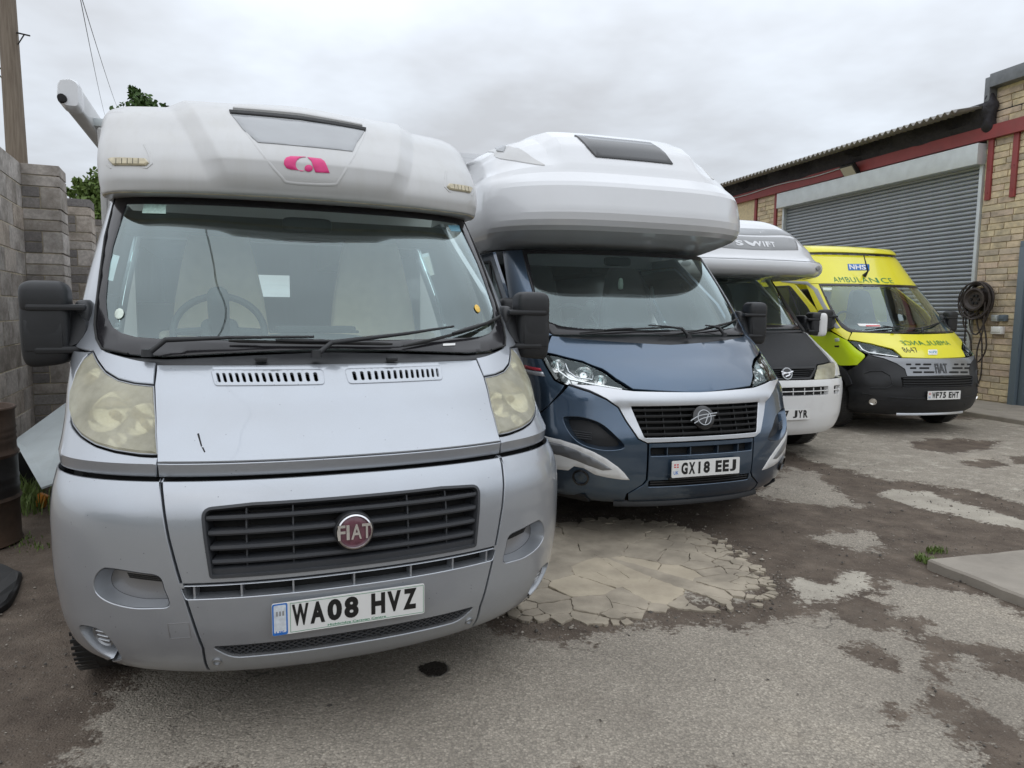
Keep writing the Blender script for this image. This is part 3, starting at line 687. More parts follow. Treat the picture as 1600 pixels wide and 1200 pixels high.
# raised slab at the right edge and the apron along the building
def slab(name, poly, z, mat, b=.012):
    p = np.array(ccw(resample([tuple(v) for v in poly], .12))); p = p+rng.normal(0, .004, p.shape); n = len(p); q = inset(p, b)
    V = [(v[0], v[1], z) for v in q]+[(v[0], v[1], z-b) for v in p]+[(v[0], v[1], -.1) for v in p]
    Fc = [tuple(range(n))]+[(r*n+j, (r+1)*n+j, (r+1)*n+(j+1) % n, r*n+(j+1) % n) for r in (0, 1) for j in range(n)]
    o = mesh(name, V, Fc, mat, None, 0); return o
c0 = gnd(1450, 868, .07); e1 = gnd(1600, 925, .07)-c0; e2 = gnd(1600, 853, .07)-c0
o = slab('concrete_slab', [c0[:2], (c0+e1*4.5)[:2], (c0+e1*4.5+e2*5)[:2], (c0+e2*5)[:2]], .05, M['concrete']); tag(o, kind='structure')

# ------------------------------------------------------------------ building on the right
BP = gnd(1577, 631, .075); BANG = R(15.3); bw = np.array([-math.sin(BANG), math.cos(BANG), 0]); bn = np.array([-math.cos(BANG), -math.sin(BANG), 0])
def bpt(px, py, out=0.):        # (along, out, height) on the building's wall plane
    d = ray(px, py); q = BP+bn*out; t = ((q-CAM)@bn)/(d@bn); P = CAM+d*t; return np.array([(P-BP)@bw, out, P[2]])
def building():
    rt = root('workshop_building', 'buff block workshop with grey roller shutter and corrugated roof edge', 'building', (BP[0], BP[1], 0), R(90)+BANG)
    wm = rt
    zt = bpt(1560, 215.5)[2]            # underside of the red beam
    s0, s1 = bpt(1527, 400)[0], bpt(1225, 325)[0]; zs = bpt(1400, 288)[2]; zb = bpt(1400, 260)[2]
    ze = bpt(1400, 215)[2]; print('building', zt, s0, s1, zs, zb, ze)
    Ls = 11.
    # wall core (mortar)
    mb = MB(); mb.box((s0/2-.02, -.12, zt/2+.02), (s0+.04, .2, zt)); MB().box((s0/2+.0, -.12, (zt+ze)/2+.35), (s0-.1, .2, ze-zt+.2)).build('wall', M['mortar_buff'], rt, 0)
    mb.build('wall', M['mortar_buff'], rt, 0)
    for c_, d_ in ((((s1+Ls)/2, -.12, zt/2+.02), (Ls-s1, .2, zt)), ((-1.9, -.12, 3.8), (3.8, .2, 2.2)), ((-3.2, -.12, 1.6), (1.6, .2, 3.3))): MB().box(c_, d_).build('wall', M['mortar_buff'], rt, 0)
    mb = MB(); mb.box((s1/2+.4, -2.6, 2.3), (s1+2, .1, 4.6)); mb.box((3, -1.3, 5.0), (13, 2.6, .06)); mb.build('inner_wall', M['void'], rt, 0)
    # blocks
    ch = .108; pieces = {}
    def piece(L):
        k = round(L, 2)
        if k not in pieces:
            m = MB().box((0, 0, 0), (k-.014, .05, ch-.014), bev=.006); o = m.build('walling_block', M['brick'], None, 0); COL.objects.unlink(o); pieces[k] = o.data; bpy.data.objects.remove(o)
        return pieces[k]
    def lay(sa, sb, za, zb_, skip=None):
        z = za+ch/2; row = 0
        while z < zb_-ch*.4:
            s = sa-(.0 if row % 2 else .1*rng.random())
            while s < sb-.03:
                L = float(rng.choice([.21, .30, .41, .41, .36])); e = s+L
                if sb-e < .1: e = sb
                a = max(s, sa); Lq = e-a
                if Lq > .05 and not (skip and skip((a+e)/2, z)):
                    o = bpy.data.objects.new('walling_block', piece(Lq)); link(o, rt); o.location = ((a+e)/2, -.022+rng.normal(0, .0018), z)
                s = e
            z += ch; row += 1
    lay(.0, s0-.02, .08, zt-.005); lay(0, s0-.15, zt+.24, ze+.33); lay(-1.6, .0, 2.75, zt-.01); lay(-1.6, .0, zt+.24, ze+.33)
    lay(s1+.02, s1+.25, 3.0, zt-.01); lay(s1+.36, s1+1.1, 3.0, zt-.01)
    # steel: beam, posts, box
    mb = MB().box((3.6, .05, zt+.11), (12.8, .10, .22)); mb.build('red_beam', M['red_steel'], rt, 0)
    for p, q in (((1550, 220), (1544, 313)), ((1588, 210), (1583, 308))):
        a, c = bpt(*p), bpt(*q); o = MB().box((c[0], .02, (zt+c[2])/2), (.095, .04, zt-c[2]), bev=.004).build('red_strap', M['red_steel'], rt)
        for zz in (c[2]+.12, (c[2]+zt)/2): MB().lathe([(0, .05), (.012, .05), (.014, .038)], (c[0], 0, zz), 'Y', 8).build('bolt', M['red_steel'], o)
    for s in (s1+.30, s1+1.15): MB().box((s, .02, zt-.6), (.09, .04, 1.2), bev=.004).build('red_strap', M['red_steel'], rt)
    MB().box(((s0+s1)/2, .07, (zs+zb)/2), (s1-s0+.06, .26, zb-zs), bev=.008).build('shutter_box', M['galv'], rt)
    # roller shutter: each curved slat a piece of its own
    sh = MB().box(((s0+s1)/2, -.10, zs/2), (s1-s0, .02, zs)).build('roller_shutter', M['void'], rt, 0)
    prof = [(-.039, .0), (-.036, .012), (-.026, .024), (-.008, .030), (.010, .028), (.024, .018), (.032, .004), (.036, -.006), (.039, 0.)]
    mb = MB(); W = s1-s0-.06
    for e in (-W/2, W/2): mb.V += [(e, y, z) for z, y in prof]
    n = len(prof); mb.F = [(i, i+1, n+i+1, n+i) for i in range(n-1)]; tmp = mb.build('slat', M['slat'], None, 60); md = tmp.data; COL.objects.unlink(tmp); bpy.data.objects.remove(tmp)
    z = zs-.01
    while z > .1:
        o = bpy.data.objects.new('slat', md); link(o, sh); o.location = ((s0+s1)/2, -.06, z); z -= .0765
    for s in (s0+.02, s1-.03): MB().box((s, -.005, zs/2+.03), (.06, .09, zs)).build('guide_rail', M['galv'], rt, 0)
    # door frame at the right edge, black sheet behind it standing in for the dark inside
    MB().box((-.07, .01, 1.36), (.12, .12, 2.6), bev=.006).build('door_frame', M['blue_steel'], rt)
    MB().box((-.19, -.04, 1.36), (.10, .10, 2.6), bev=.006).build('door_frame', M['blue_steel'], rt)
    MB().box((-.75, .0, 2.70), (1.5, .10, .12), bev=.006).build('door_frame', M['blue_steel'], rt)
    MB().box((-.9, -.35, 1.3), (1.7, .04, 2.6)).build('doorway_dark_sheet', M['void'], rt, 0)
    # black felt hanging over the wall head
    N = 150; ss = np.linspace(.72, 11, N); V = []
    for i, s in enumerate(ss):
        w = .014*math.sin(s*3.1)+.01*math.sin(s*7.7+1); b = .02*math.sin(s*1.9)+.012*math.sin(s*5.3)
        V += [(s, .02, ze+.14), (s, .10+w, ze+.10), (s, .115+w*1.6, (zt+ze)/2+.14), (s, .125-w, zt+.30+b), (s, .08, zt+.19+b), (s, .05, zt+.21+b)]
    Fc = [(i*6+k, i*6+k+1, i*6+6+k+1, i*6+6+k) for i in range(N-1) for k in range(5)]; mesh('roof_felt', V, Fc, M['fabric'], rt, 60)
    MB().blob((.72, .08, ze-.08), (.22, .20, .66), .8, .8, fn=lambda p: (p[0]*(1+.25*math.sin(p[2]*17)), p[1]*(1+.3*math.sin(p[2]*23+p[0]*20)), p[2])).build('felt_fold', M['fabric'], rt, 60)
    # corrugated sheet roof with its wavy edge over the yard
    N = 1400; V = []; ss = np.linspace(.80, 11.2, N); zE = bpt(1505, 170, .68)[2]; print('eave', ze, zE)
    for s in ss:
        c = .028*math.sin(2*math.pi*s/.146)
        for y, z in ((.68, zE), (.68, zE+.012), (-1.2, zE+.40), (-1.2, zE+.388)): V.append((s, y, z+c))
    Fc = [(i*4+k, i*4+(k+1) % 4, i*4+4+(k+1) % 4, i*4+4+k) for i in range(N-1) for k in range(4)]; mesh('roof_sheet', V, Fc, M['asbestos'], rt, 60)
    # parapet capping on the right part
    zp = ze+.33; MB().box((-.6, .01, zp+.10), (2.6, .30, .22), bev=.01).build('parapet_capping', M['lead'], rt)
    MB().box((.74, -.1, ze+.30), (.10, .5, .40), bev=.01).build('parapet_end', M['lead'], rt)
    # conduit cable under the felt
    pts = [(s, .13, zt+.17+.02*math.sin(s*2.2)) for s in np.linspace(4.2, 10, 24)]; MB().tube(pts, .012, 6).build('cable', M['galv'], rt)
    return rt, zt, s0
bld, B_ZT, B_S0 = building()
def on_wall(name, label, cat): return root(name, label, cat, (BP[0], BP[1], 0), R(90)+BANG)
def wall_things():
    # flood lamp
    p = bpt(1328, 266, .2); t = on_wall('flood_light', 'square flood light on the red beam above the shutter', 'flood light'); rot = Matrix.Rotation(R(-38), 3, 'X')
    MB().box(p, (.40, .09, .28), rot, bev=.012).build('housing', M['plastic'], t); MB().box(p+np.array(rot@Vector((0, .05, 0))), (.34, .012, .22), rot).build('glass', M['floodglass'], t)
    MB().box((p[0], .12, p[2]+.05), (.05, .16, .05)).build('bracket', M['plastic'], t)
    # hose reel with its hanging loops
    c = bpt(1537, 468); t = on_wall('hose_reel', 'wall-mounted reel wound with dusty dark hose, loops hanging to the ground', 'hose reel'); cx, cz = c[0], c[2]
    MB().lathe([(.0, .02), (.20, .02), (.20, .04), (.14, .05), (.14, .20), (.20, .21), (.20, .225), (.17, .23), (.13, .19), (.0, .18)], (cx, 0, cz), 'Y', 36).build('drum', M['hose'], t)
    d = MB()
    for k in range(6): d.lathe([(.0, .21), (.022, .21), (.026, .17)], (cx+.07*math.cos(k*1.05), 0, cz+.07*math.sin(k*1.05)), 'Y', 8)
    d.build('bolt_ring', M['void'], t)
    m = MB()
    for k in range(11):
        r = .225+.012*(k % 6)+.03*rng.random(); y = .06+.015*k; ph = rng.random()*6; ex = 1+.10*rng.random()
        m.tube([(cx+r*math.cos(a), y+.012*math.sin(3*a+ph), cz+r*ex*math.sin(a)-.02*(1-math.sin(a))) for a in np.linspace(0, 2*math.pi, 36)], .011, 6, False)
    m.build('hose_coil', M['hose'], t)
    loops = [[(-.20, .2), (-.21, -.5), (-.17, -.95), (.05, -1.10), (.22, -.85), (.15, -.45), (.0, -.2)], [(.10, .16), (.02, -.35), (.14, -.70), (.18, -1.25), (.14, -1.45)], [(-.12, .1), (-.10, -.45), (.05, -.6), (.22, -.3), (.24, -.05)],
        [(-.18, .1), (-.22, -.4), (-.08, -.62), (-.02, -.9), (-.06, -1.4), (.0, -1.75), (.10, -1.80)], [(-.28, .1), (-.33, -.1), (-.25, -.28), (-.1, -.3), (.1, -.2)], [(.2, -.05), (.20, -.5), (.12, -.9), (.16, -1.3)]]
    for i, l in enumerate(loops):
        pp = curve(l, 8); MB().tube([(cx-a, .12+.03*i*.5, max(.09, cz+b)) for a, b in pp], .013, 6).build('hose', M['hose'], t)
    for name, lab, p, sz, mt in (('socket_box', 'grey weatherproof socket box nearer the hose reel', (1559, 497), (.115, .08, .11), 'galv'), ('socket_box', 'blue-grey socket box next to the steel door frame', (1571, 497), (.115, .08, .11), 'blue_steel'), ('junction_box', 'cream junction box below the two socket boxes', (1562, 516), (.20, .08, .13), 'plate')):
        q = bpt(*p); o = MB().box((0, 0, 0), sz, bev=.012).build(name, M[mt]); o.location = BP*np.array([1, 1, 0])+bw*q[0]+bn*(.003+sz[1]/2)+np.array([0, 0, q[2]]); o.rotation_euler = (0, 0, R(90)+BANG)
        tag(o, lab, name.replace('_', ' ')); f = MB().box((0, sz[1]/2+.006, .01), (sz[0]*.8, .012, sz[2]*.62), bev=.004).build('cover', M[mt], o)
wall_things()
# apron in front of the building
ap = [gnd(1390, 632, .07), gnd(1470, 636, .07), gnd(1530, 645, .07), gnd(1600, 657, .07)]
e = ap[-1]; a0 = ap[1]; dv = (e-a0)/np.linalg.norm(e-a0)
o = slab('apron', [(a0-dv*7)[:2], (e+dv*5)[:2], (e+dv*5-bn*6)[:2], (a0-dv*7-bn*6)[:2]], .072, M['concrete']); tag(o, kind='structure')

# ------------------------------------------------------------------ block wall on the left, with its piers
WA = R(24.5); WP = np.array([-4.69, 6.6, 0]); ww = np.array([-math.sin(WA), math.cos(WA), 0])
def block_wall():
    rt = root('block_wall', 'tall grey concrete block wall with stepped piers behind the oil drum', 'wall', tuple(WP), R(90)+WA)
    top = 2.955; ch = .2255; data = {}
    def piece(d, mat):
        k = (tuple(round(v, 3) for v in d), mat)
        if k not in data:
            o = MB().box((0, 0, 0), d, bev=.005).build('block', M[mat], None, 0); COL.objects.unlink(o); data[k] = o.data; bpy.data.objects.remove(o)
        return data[k]
    def put(d, c, mat='block'):
        o = bpy.data.objects.new('block', piece(d, mat)); link(o, rt); o.location = c
    MB().box((3.2, .088, top/2-.06), (9.4, .165, top-.10)).build('mortar', M['mortar'], rt, 0)
    z = top-ch/2; row = 0
    while z > -.05:
        s = -1.5-(.225 if row % 2 else 0)
        while s < 8.2:
            if s+.45 > -1.4: put((.437, .10, .2145), (s+.225, .05+rng.normal(0, .002), z+rng.normal(0, .001)))
            s += .4505
        z -= ch; row += 1
    for sp in (.74, 3.20, 5.62):
        w, L = .335, .44; MB().box((sp+L/2+.006, -w/2+.02, top/2-.005), (L-.02, w-.02, top-.02)).build('pier_mortar', M['mortar'], rt, 0)
        z = top; k = 0
        while z > .0:
            if k % 3 < 2:
                put((L, w-.004, .102), (sp+L/2, -w/2, z-.051), 'block_dark' if rng.random() < .35 else 'block'); z -= .1125
            else:
                a = .148
                for q in (0, 1): put((L, a, .100), (sp+L/2, -a/2-.002, z-.05-q*.1125), 'block_dark')
                put((L, w-a-.012, .2125), (sp+L/2, -w+(w-a-.012)/2, z-.106)); z -= .2255
            k += 1
block_wall()

# ------------------------------------------------------------------ yard clutter at the left
def clutter():
    c = gnd(-70, 860); r = .292; t = root('oil_drum', 'rusty steel oil drum with a black band at the left edge', 'oil drum', (c[0]-.02, c[1]+.12, 0))
    pr = [(0, .02), (r-.02, .0), (r, .0), (r+.004, .012), (r-.004, .03)]
    for h in (.29, .58): pr += [(r, h-.03), (r+.002, h-.02), (r+.014, h), (r+.002, h+.02), (r, h+.03)]
    for h in (.36, .42, .66, .70, .74): pr += [(r, h-.012), (r+.004, h), (r, h+.012)]
    pr = sorted(pr[5:], key=lambda q: q[1]); pr = [(0, .012), (r-.01, .012), (r, 0.), (r+.007, .008), (r, .03)]+pr+[(r, .85), (r+.009, .86), (r+.011, .868), (r+.006, .876), (r-.006, .874), (r-.012, .84), (0, .835)]
    MB().lathe(pr, (0, 0, 0), 'Z', 56).build('barrel', M['rust'], t, 45)
    MB().lathe([(r+.0025, .31), (r+.0025, .345), (r+.0065, .36), (r+.0025, .375), (r+.0025, .405), (r+.0065, .42), (r+.0025, .435), (r+.0025, .555), (r+.0045, .56)], (0, 0, 0), 'Z', 56).build('painted_band', M['drum_black'], t, 45)
    # rubber mat on the ground
    P = [gnd(*p, .01) for p in ((-30, 880), (8, 890), (32, 896), (33, 905), (22, 932), (8, 948), (-20, 955))]; ct = np.mean(P, 0); n = len(P)
    pl = resample([tuple(p[:2]) for p in curve([tuple(q[:2]) for q in P], 4, True)], .03); pl = np.array(ccw(pl)); n = len(pl)
    V = [(a[0], a[1], .035+.01*math.sin(i*.5)) for i, a in enumerate(inset(pl, .01))]+[(a[0], a[1], .02) for a in pl]+[(a[0], a[1], -.01) for a in pl]
    o = mesh('rubber_mat', V, [tuple(range(n))]+[(r_*n+j, (r_+1)*n+j, (r_+1)*n+(j+1) % n, r_*n+(j+1) % n) for r_ in (0, 1) for j in range(n)], M['rubber'], None, 0); tag(o, 'curled black rubber mat on the dirt beside the drum', 'mat')
    # pale board leaning between the wall and the motorhome
    fr = Frame(WP[0], WP[1], 24.5)
    A = gnd(60, 762, .02); A2 = ray(72, 738); q = lambda px, py, t_: CAM+ray(px, py)*t_
    a = q(22, 688, 5.6); b = q(118, 618, 6.3); cc = q(118, 742, 5.0); d = q(64, 762, 4.75); n = np.cross(b-a, d-a); n /= np.linalg.norm(n)
    V = [a, b, cc, d]; c4 = [v+n*.014 for v in V]; o = mesh('board', [tuple(v) for v in V+c4], [(0, 1, 2, 3), (7, 6, 5, 4), (0, 4, 5, 1), (1, 5, 6, 2), (2, 6, 7, 3), (3, 7, 4, 0)], M['board'], None, 0)
    tag(o, 'pale scuffed board leaning behind the drum', 'board')
    for s0, s1 in (((38, 712), (43, 717)), ((50, 726), (72, 733))):
        pass
    # rubble under the board
    p = gnd(66, 792, .0); o = MB().box((p[0], p[1], .05), (.07, .05, .10), Matrix.Rotation(.4, 3, 'Y'), bev=.008).build('plastic_wedge', M['orange']); tag(o, 'small orange plastic piece on the ground by the silver bumper', 'plastic piece')
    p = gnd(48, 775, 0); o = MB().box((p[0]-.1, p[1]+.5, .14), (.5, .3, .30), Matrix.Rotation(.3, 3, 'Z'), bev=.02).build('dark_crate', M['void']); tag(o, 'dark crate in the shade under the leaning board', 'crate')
clutter()
def tufts():
    def tuft(cs, n, h, sp, name, label):
        V, Fc = [], []
        for i in range(n):
            c = cs[int(rng.integers(len(cs)))]; x, y = c[0]+rng.normal(0, sp), c[1]+rng.normal(0, sp); a = rng.random()*6.28; l = h*(.4+.8*rng.random()); w = .003+.003*rng.random(); q = np.array([math.cos(a), math.sin(a)]); s = np.array([-q[1], q[0]])*w; le = .15+.6*rng.random()
            b = len(V); z = c[2]-.01
            for t, ww_ in ((0, 1), (.5, .8), (1, 0.05)): 
                o = q*l*le*t*t; V += [(x+o[0]-s[0]*ww_, y+o[1]-s[1]*ww_, z+l*t*(1-.25*le*t)), (x+o[0]+s[0]*ww_, y+o[1]+s[1]*ww_, z+l*t*(1-.25*le*t))]
            Fc += [(b, b+1, b+3, b+2), (b+2, b+3, b+5, b+4)]
        o = mesh(name, V, Fc, M['grass'], None, 180); tag(o, label, 'grass', kind='stuff')
    line = lambda a, b, n: [gnd(a[0]+(b[0]-a[0])*t, a[1]+(b[1]-a[1])*t) for t in np.linspace(0, 1, n)]
    tuft(line((1437, 872), (1525, 910), 14)+line((1455, 862), (1470, 860), 3), 420, .05, .02, 'grass_tuft', 'grass growing along the edge of the raised concrete slab')
    tuft(line((1545, 649), (1565, 650), 5), 220, .09, .06, 'grass_tuft', 'grass clump at the edge of the concrete apron')
    tuft(line((30, 770), (60, 800), 7)+line((28, 800), (45, 785), 4), 260, .22, .05, 'grass_tuft', 'long grass growing between the drum and the silver bumper')
    tuft(line((30, 840), (60, 855), 5), 90, .03, .05, 'grass_tuft', 'short moss grass on the dirt beside the drum')
tufts()
# pole, wires, trees
def pole():
    d = ray(27, 255); b = CAM+d*(11/d[1]); d2 = ray(10, 0); a = CAM+d2*(11/d2[1]); up = (a-b)/(a[2]-b[2]); base = b-up*b[2]; t = root('utility_pole', 'weathered wooden utility pole behind the block wall', 'utility pole', tuple(base))
    top = 9.0; f = lambda z: np.array([up[0]*z, up[1]*z, z]); MB().tube([f(z) for z in np.linspace(-.3, top, 14)], list(np.linspace(.165, .10, 14)), 20).build('shaft', M['wood_pole'], t)
    for px, py, s in ((24, 51, 1), (3, 106, -1)):
        dd = ray(px, py); z = (CAM+dd*(11/dd[1]))[2]; c = f(z); m = MB(); m.tube([c+np.array([.12*s, 0, .0]), c+np.array([.33*s, -.02, -.05])], .012, 6); m.tube([c+np.array([.13*s, 0, -.17]), c+np.array([.24*s, -.01, -.03])], .009, 6); m.build('step_iron', M['void'], t)
    return base, f, top
pb, pf, ptop = pole()
def wires():
    A = CAM+ray(121, -25)*9.5
    for i, (px, t, lab) in enumerate((((160, 165), 30, 'thin black overhead wire, left one of the pair above the silver motorhome'), ((182, 165), 30, 'thin black overhead wire, right one of the pair above the silver motorhome'))):
        B = CAM+ray(*px)*t; C = A+(A-B)*np.array([.9, .9, .12])*(.8+.2*i)+np.array([.6*i, 0, 0]); pts = [A+(B-A)*k-np.array([0, 0, .25*k*(1-k)*4*.3]) for k in np.linspace(0, 1.6, 20)]
        pts = [A+(C-A)*k for k in np.linspace(1, 0, 12, endpoint=False)]+pts
        o = MB().tube(pts, .006, 5).build('overhead_wire', M['cable']); tag(o, lab, 'wire', 'overhead wires')
wires()
def tree(name, label, base, trunk_h, clumps, seed):
    r = np.random.default_rng(seed); t = root(name, label, 'tree', tuple(base)); m = MB(); base = np.array(base)
    m.tube([(0, 0, -.2), (.05, 0, trunk_h*.5), (.02, .05, trunk_h)], [.14, .11, .08], 10)
    for c, rad, n in clumps:
        c = np.array(c)-base; m.tube([(.02, .05, trunk_h*.8), tuple(c*.6+np.array([0, 0, trunk_h])*.35), tuple(c)], [.05, .035, .012], 6)
    m.build('trunk', M['bark'], t); V, Fc = [], []
    for c, rad, n in clumps:
        c = np.array(c)-base
        for i in range(n):
            q = r.normal(0, 1, 3); q = q/np.linalg.norm(q)*rad*r.random()**.45*np.array([1, 1, 1.1]); p = c+q; s = .035+.035*r.random(); a = r.normal(0, 1, 3); a /= np.linalg.norm(a); b = np.cross(a, r.normal(0, 1, 3)); b /= np.linalg.norm(b)+1e-9
            k = len(V); V += [p-a*s, p+b*s*.55-a*s*.2, p+b*s*.45+a*s*.5, p+a*s, p-b*s*.45+a*s*.5, p-b*s*.55-a*s*.2]; Fc.append((k, k+1, k+2, k+3, k+4, k+5))
    mesh('crown', V, Fc, M['leaf'], t, 0)
def at(px, py, t): return tuple(CAM+ray(px, py)*t)
tree('leafy_tree', 'dark green tree behind the block wall beside the silver motorhome', (-8.6, 14.2, 0), 2.6,
    [(at(150, 318, 14), .42, 800), (at(138, 335, 14), .34, 420), (at(165, 300, 14), .45, 700), (at(124, 302, 14), .16, 130), (at(121, 285, 14), .09, 60), (at(108, 301, 14), .10, 50), (at(146, 302, 14.3), .25, 320), (at(175, 330, 14), .5, 700), (at(157, 345, 13.8), .3, 400)], 3)
tree('leafy_tree', 'green twig tips showing above the roof of the silver motorhome', (-8.3, 15.4, 0), 3.4,
    [(at(207, 140, 15.5), .10, 60), (at(212, 150, 15.5), .15, 130), (at(221, 162, 15.5), .2, 220), (at(227, 182, 15.5), .45, 600), (at(240, 163, 15.5), .07, 26), (at(258, 166, 15.5), .05, 12), (at(205, 200, 15.5), .5, 500), (at(215, 240, 15.5), .7, 700)], 5)

def reflection_hedge():      # unseen hedge added behind the camera, for the paintwork to mirror
    n, m = 220, 14; V = []; r = np.random.default_rng(11)
    for i in range(n+1):
        x = -45+90*i/n; y = -16-3*math.sin(x*.09)-1.2*math.sin(x*.31+1); h = 3.6+.9*math.sin(x*.23)+.6*math.sin(x*.71+2)+.5*r.random()
        for k in range(m+1):
            t = k/m; a = math.pi*t; V.append((x+.3*r.standard_normal()*.6, y+2.2*math.cos(a)+.35*r.standard_normal(), max(-.1, h*math.sin(a)**.55+.25*r.standard_normal()*(0 < k < m))))
    Fc = [(i*(m+1)+k, (i+1)*(m+1)+k, (i+1)*(m+1)+k+1, i*(m+1)+k+1) for i in range(n) for k in range(m)]
    o = mesh('reflection_hedge', V, Fc, M['hedge'], None, 0); tag(o, 'unseen dark hedge added behind the camera for paintwork to mirror', 'hedge', kind='stuff')
M['hedge'] = simple('added hedge leaves', (.06, .085, .035), .7, var=.5, vs=2, bs=1., bscale=9, bd=.2)
reflection_hedge()
# ------------------------------------------------------------------ vehicle cabs: common builders
def cab_skin(T, fr, umax=2.9, vr=None):
    T = np.array(T, float); fs = [pch(T[:, 0], T[:, i]) for i in range(1, 5)]
    def P(u, v):
        u = np.asarray(u, float); v = np.asarray(v, float); y0, W, D, n = [f(v) for f in fs]
        a = np.radians(np.clip(np.abs(u)/US, 0, 90)); x = W*np.sign(u)*np.sin(a)**(2/n)
        b = -y0+D*(1-np.maximum(np.cos(a), 0)**(2/2.2))+np.maximum(np.abs(u)-U90, 0)
        return np.stack([x+0*v, b, v+0*u], -1)
    S = Skin(P, (-umax, umax), vr or (T[0, 0], T[-1, 0]), fr, (300, 150)); S.fs = fs
    def ux(x, z):
        W, n = float(fs[1](z)), float(fs[3](z)); return math.copysign(math.degrees(math.asin(min(1, (abs(x)/W)**(n/2))))*US, x)
    S.ux = ux; S.b90 = lambda z: float(-fs[0](z)+fs[2](z)); S.ub = lambda b, z: U90+b-S.b90(z)
    return S
def recess(S, loop, name, wall, floor, parent, depth=.06, shrink=.9, off=0., step=.03, dv=0.):
    L = resample(ccw(loop), step); c = L.mean(0); Q = c+(L-c)*shrink+np.array([0, dv]); n = len(L)
    V = list(S.pt(L[:, 0], L[:, 1], np.full(n, off)))+list(S.pt(Q[:, 0], Q[:, 1], np.full(n, off-depth)))
    Fc = [(j, (j+1) % n, n+(j+1) % n, n+j) for j in range(n)]; o = mesh(name, V, Fc, wall, parent, 50)
    panel(S, [tuple(q) for q in Q], 'floor', floor, o, off-depth-.001, .004, step, bev=.0006); return o
def half(top, left, bot): return [(0, top)]+list(left)+[(0, bot)]+[(-u, v) for u, v in left][::-1]
def arch_pts(S, uc, r, a0, a1, n=12, zc=.36): return [(uc+r*math.cos(t), zc+r*math.sin(t)) for t in np.linspace(R(a0), R(a1), n)]
def both(fn):
    fn(lambda l: l); fn(mir)
def slats(S, parent, u_of, zs, mat, h=.016, dep=.045, name='slat', off=-.012):
    for z in zs:
        u0 = u_of(z); us = np.linspace(-u0, u0, 25); sec = [(-dep, h*.15), (0, -h*.42), (.004, -h*.1), (.002, h*.4), (-dep, h*.55)]
        bar(S, [(u, z) for u in us], sec, name, mat, parent, off, n_up=(0, 0, 1))
def ribs(S, parent, us, z0, z1, mat, name='rib', off=-.022, w=.005, dep=.03):
    for u in us:
        sec = [(-dep, -w/2), (0, -w/2), (0, w/2), (-dep, w/2)]; bar(S, [(u, z) for z in np.linspace(z0, z1, 5)], sec, name, mat, parent, off, n_up=(1, 0, 0))
def plate(parent, fwd, z, txt, x=0., tilt=0., strip=None, w=.52, h=.111, foot=None, border=False):
    """fwd: local y of the face; strip: ('gb' style)"""
    rot = Matrix.Rotation(tilt, 3, 'X'); o0 = np.array([x, fwd, z])
    def pt(s, t, o=0.): return o0+np.array(rot@Vector((s, -o, t)))
    L = fillet([(-w/2, -h/2), (w/2, -h/2), (w/2, h/2), (-w/2, h/2)], .008, 4); n = len(L); V = [pt(a, b, 0) for a, b in L]+[pt(a*.997, b*.99, .004) for a, b in L]
    Fc = [tuple(range(n, 2*n))]+[(j, (j+1) % n, n+(j+1) % n, n+j) for j in range(n)]; p = mesh('number_plate', V, Fc, M['plate'], parent, 0)
    def rect(a0, a1, b0, b1, o, name, m, r=.003):
        q = fillet([(a0, b0), (a1, b0), (a1, b1), (a0, b1)], r, 3); return mesh(name, [pt(a, b, o) for a, b in q], [tuple(range(len(q)))], M[m], p, 0)
    x0 = -w/2+.012
    if strip == 'blue':
        rect(-w/2+.001, -w/2+.050, -h/2+.001, h/2-.001, .0046, 'blue_strip', 'plate_blue', .006); rect(-w/2+.006, -w/2+.045, -h/2+.010, h/2-.006, .0052, 'faded_sticker', 'plate_pale', .004)
        for a in (-.010, 0., .010):
            rect(-w/2+.026+a-.003, -w/2+.026+a+.003, .012, .028, .0056, 'flag_mark', 'decal_grey', .001)
        text_on(lambda s, t: pt(-w/2+.012+.028*s, -h/2+.004+.012*t, .0058), 'UK', 'country_letters', M['plate_blue'], p, .02); x0 = -w/2+.066
    elif strip:
        rect(-w/2+.016, -w/2+.050, .010, .034, .0046, 'flag_mark', 'plate_red', .001); rect(-w/2+.016, -w/2+.050, .019, .025, .0050, 'flag_mark', 'plate', .0005); rect(-w/2+.030, -w/2+.036, .010, .034, .0052, 'flag_mark', 'plate', .0005)
        text_on(lambda s, t: pt(-w/2+.014+.036*s, -.034+.022*t, .0046), 'UK', 'country_letters', M['plate_blue'], p, .02); x0 = -w/2+.070
    if border:
        for a in ((x0-.008, w/2-.004, h/2-.0065, h/2-.005), (x0-.008, w/2-.004, -h/2+.005, -h/2+.0065), (x0-.008, x0-.0065, -h/2+.005, h/2-.005), (w/2-.0055, w/2-.004, -h/2+.005, h/2-.005)): rect(*a, .0046, 'border_line', 'plate_green', .0002)
    a, b = txt.split(' '); W = w/2-.022-x0; adv = W/7.45; zb = -.037+(.006 if foot else 0); H = .076 if foot else .079; k = 0; thick = .062
    for i, ch in enumerate(a+' '+b):
        if ch == ' ': k += .62; continue
        cw = adv*(.28 if ch in '1I' else .84 if ch != 'W' else .93); cx = x0+adv*k+adv*.43
        text_on(lambda s, t: pt(cx-cw/2+cw*s, zb+H*t, .0048), ch, 'character', M['plate_black'], p, .03 if ch in 'I1' else .042 if ch == 'W' else .05)
        k += .975
    if foot: text_on(lambda s, t: pt(-.08+.20*s, -h/2+.006+.010*t, .0048), foot, 'dealer_name', M['plate_green'], p, .015)
    return p
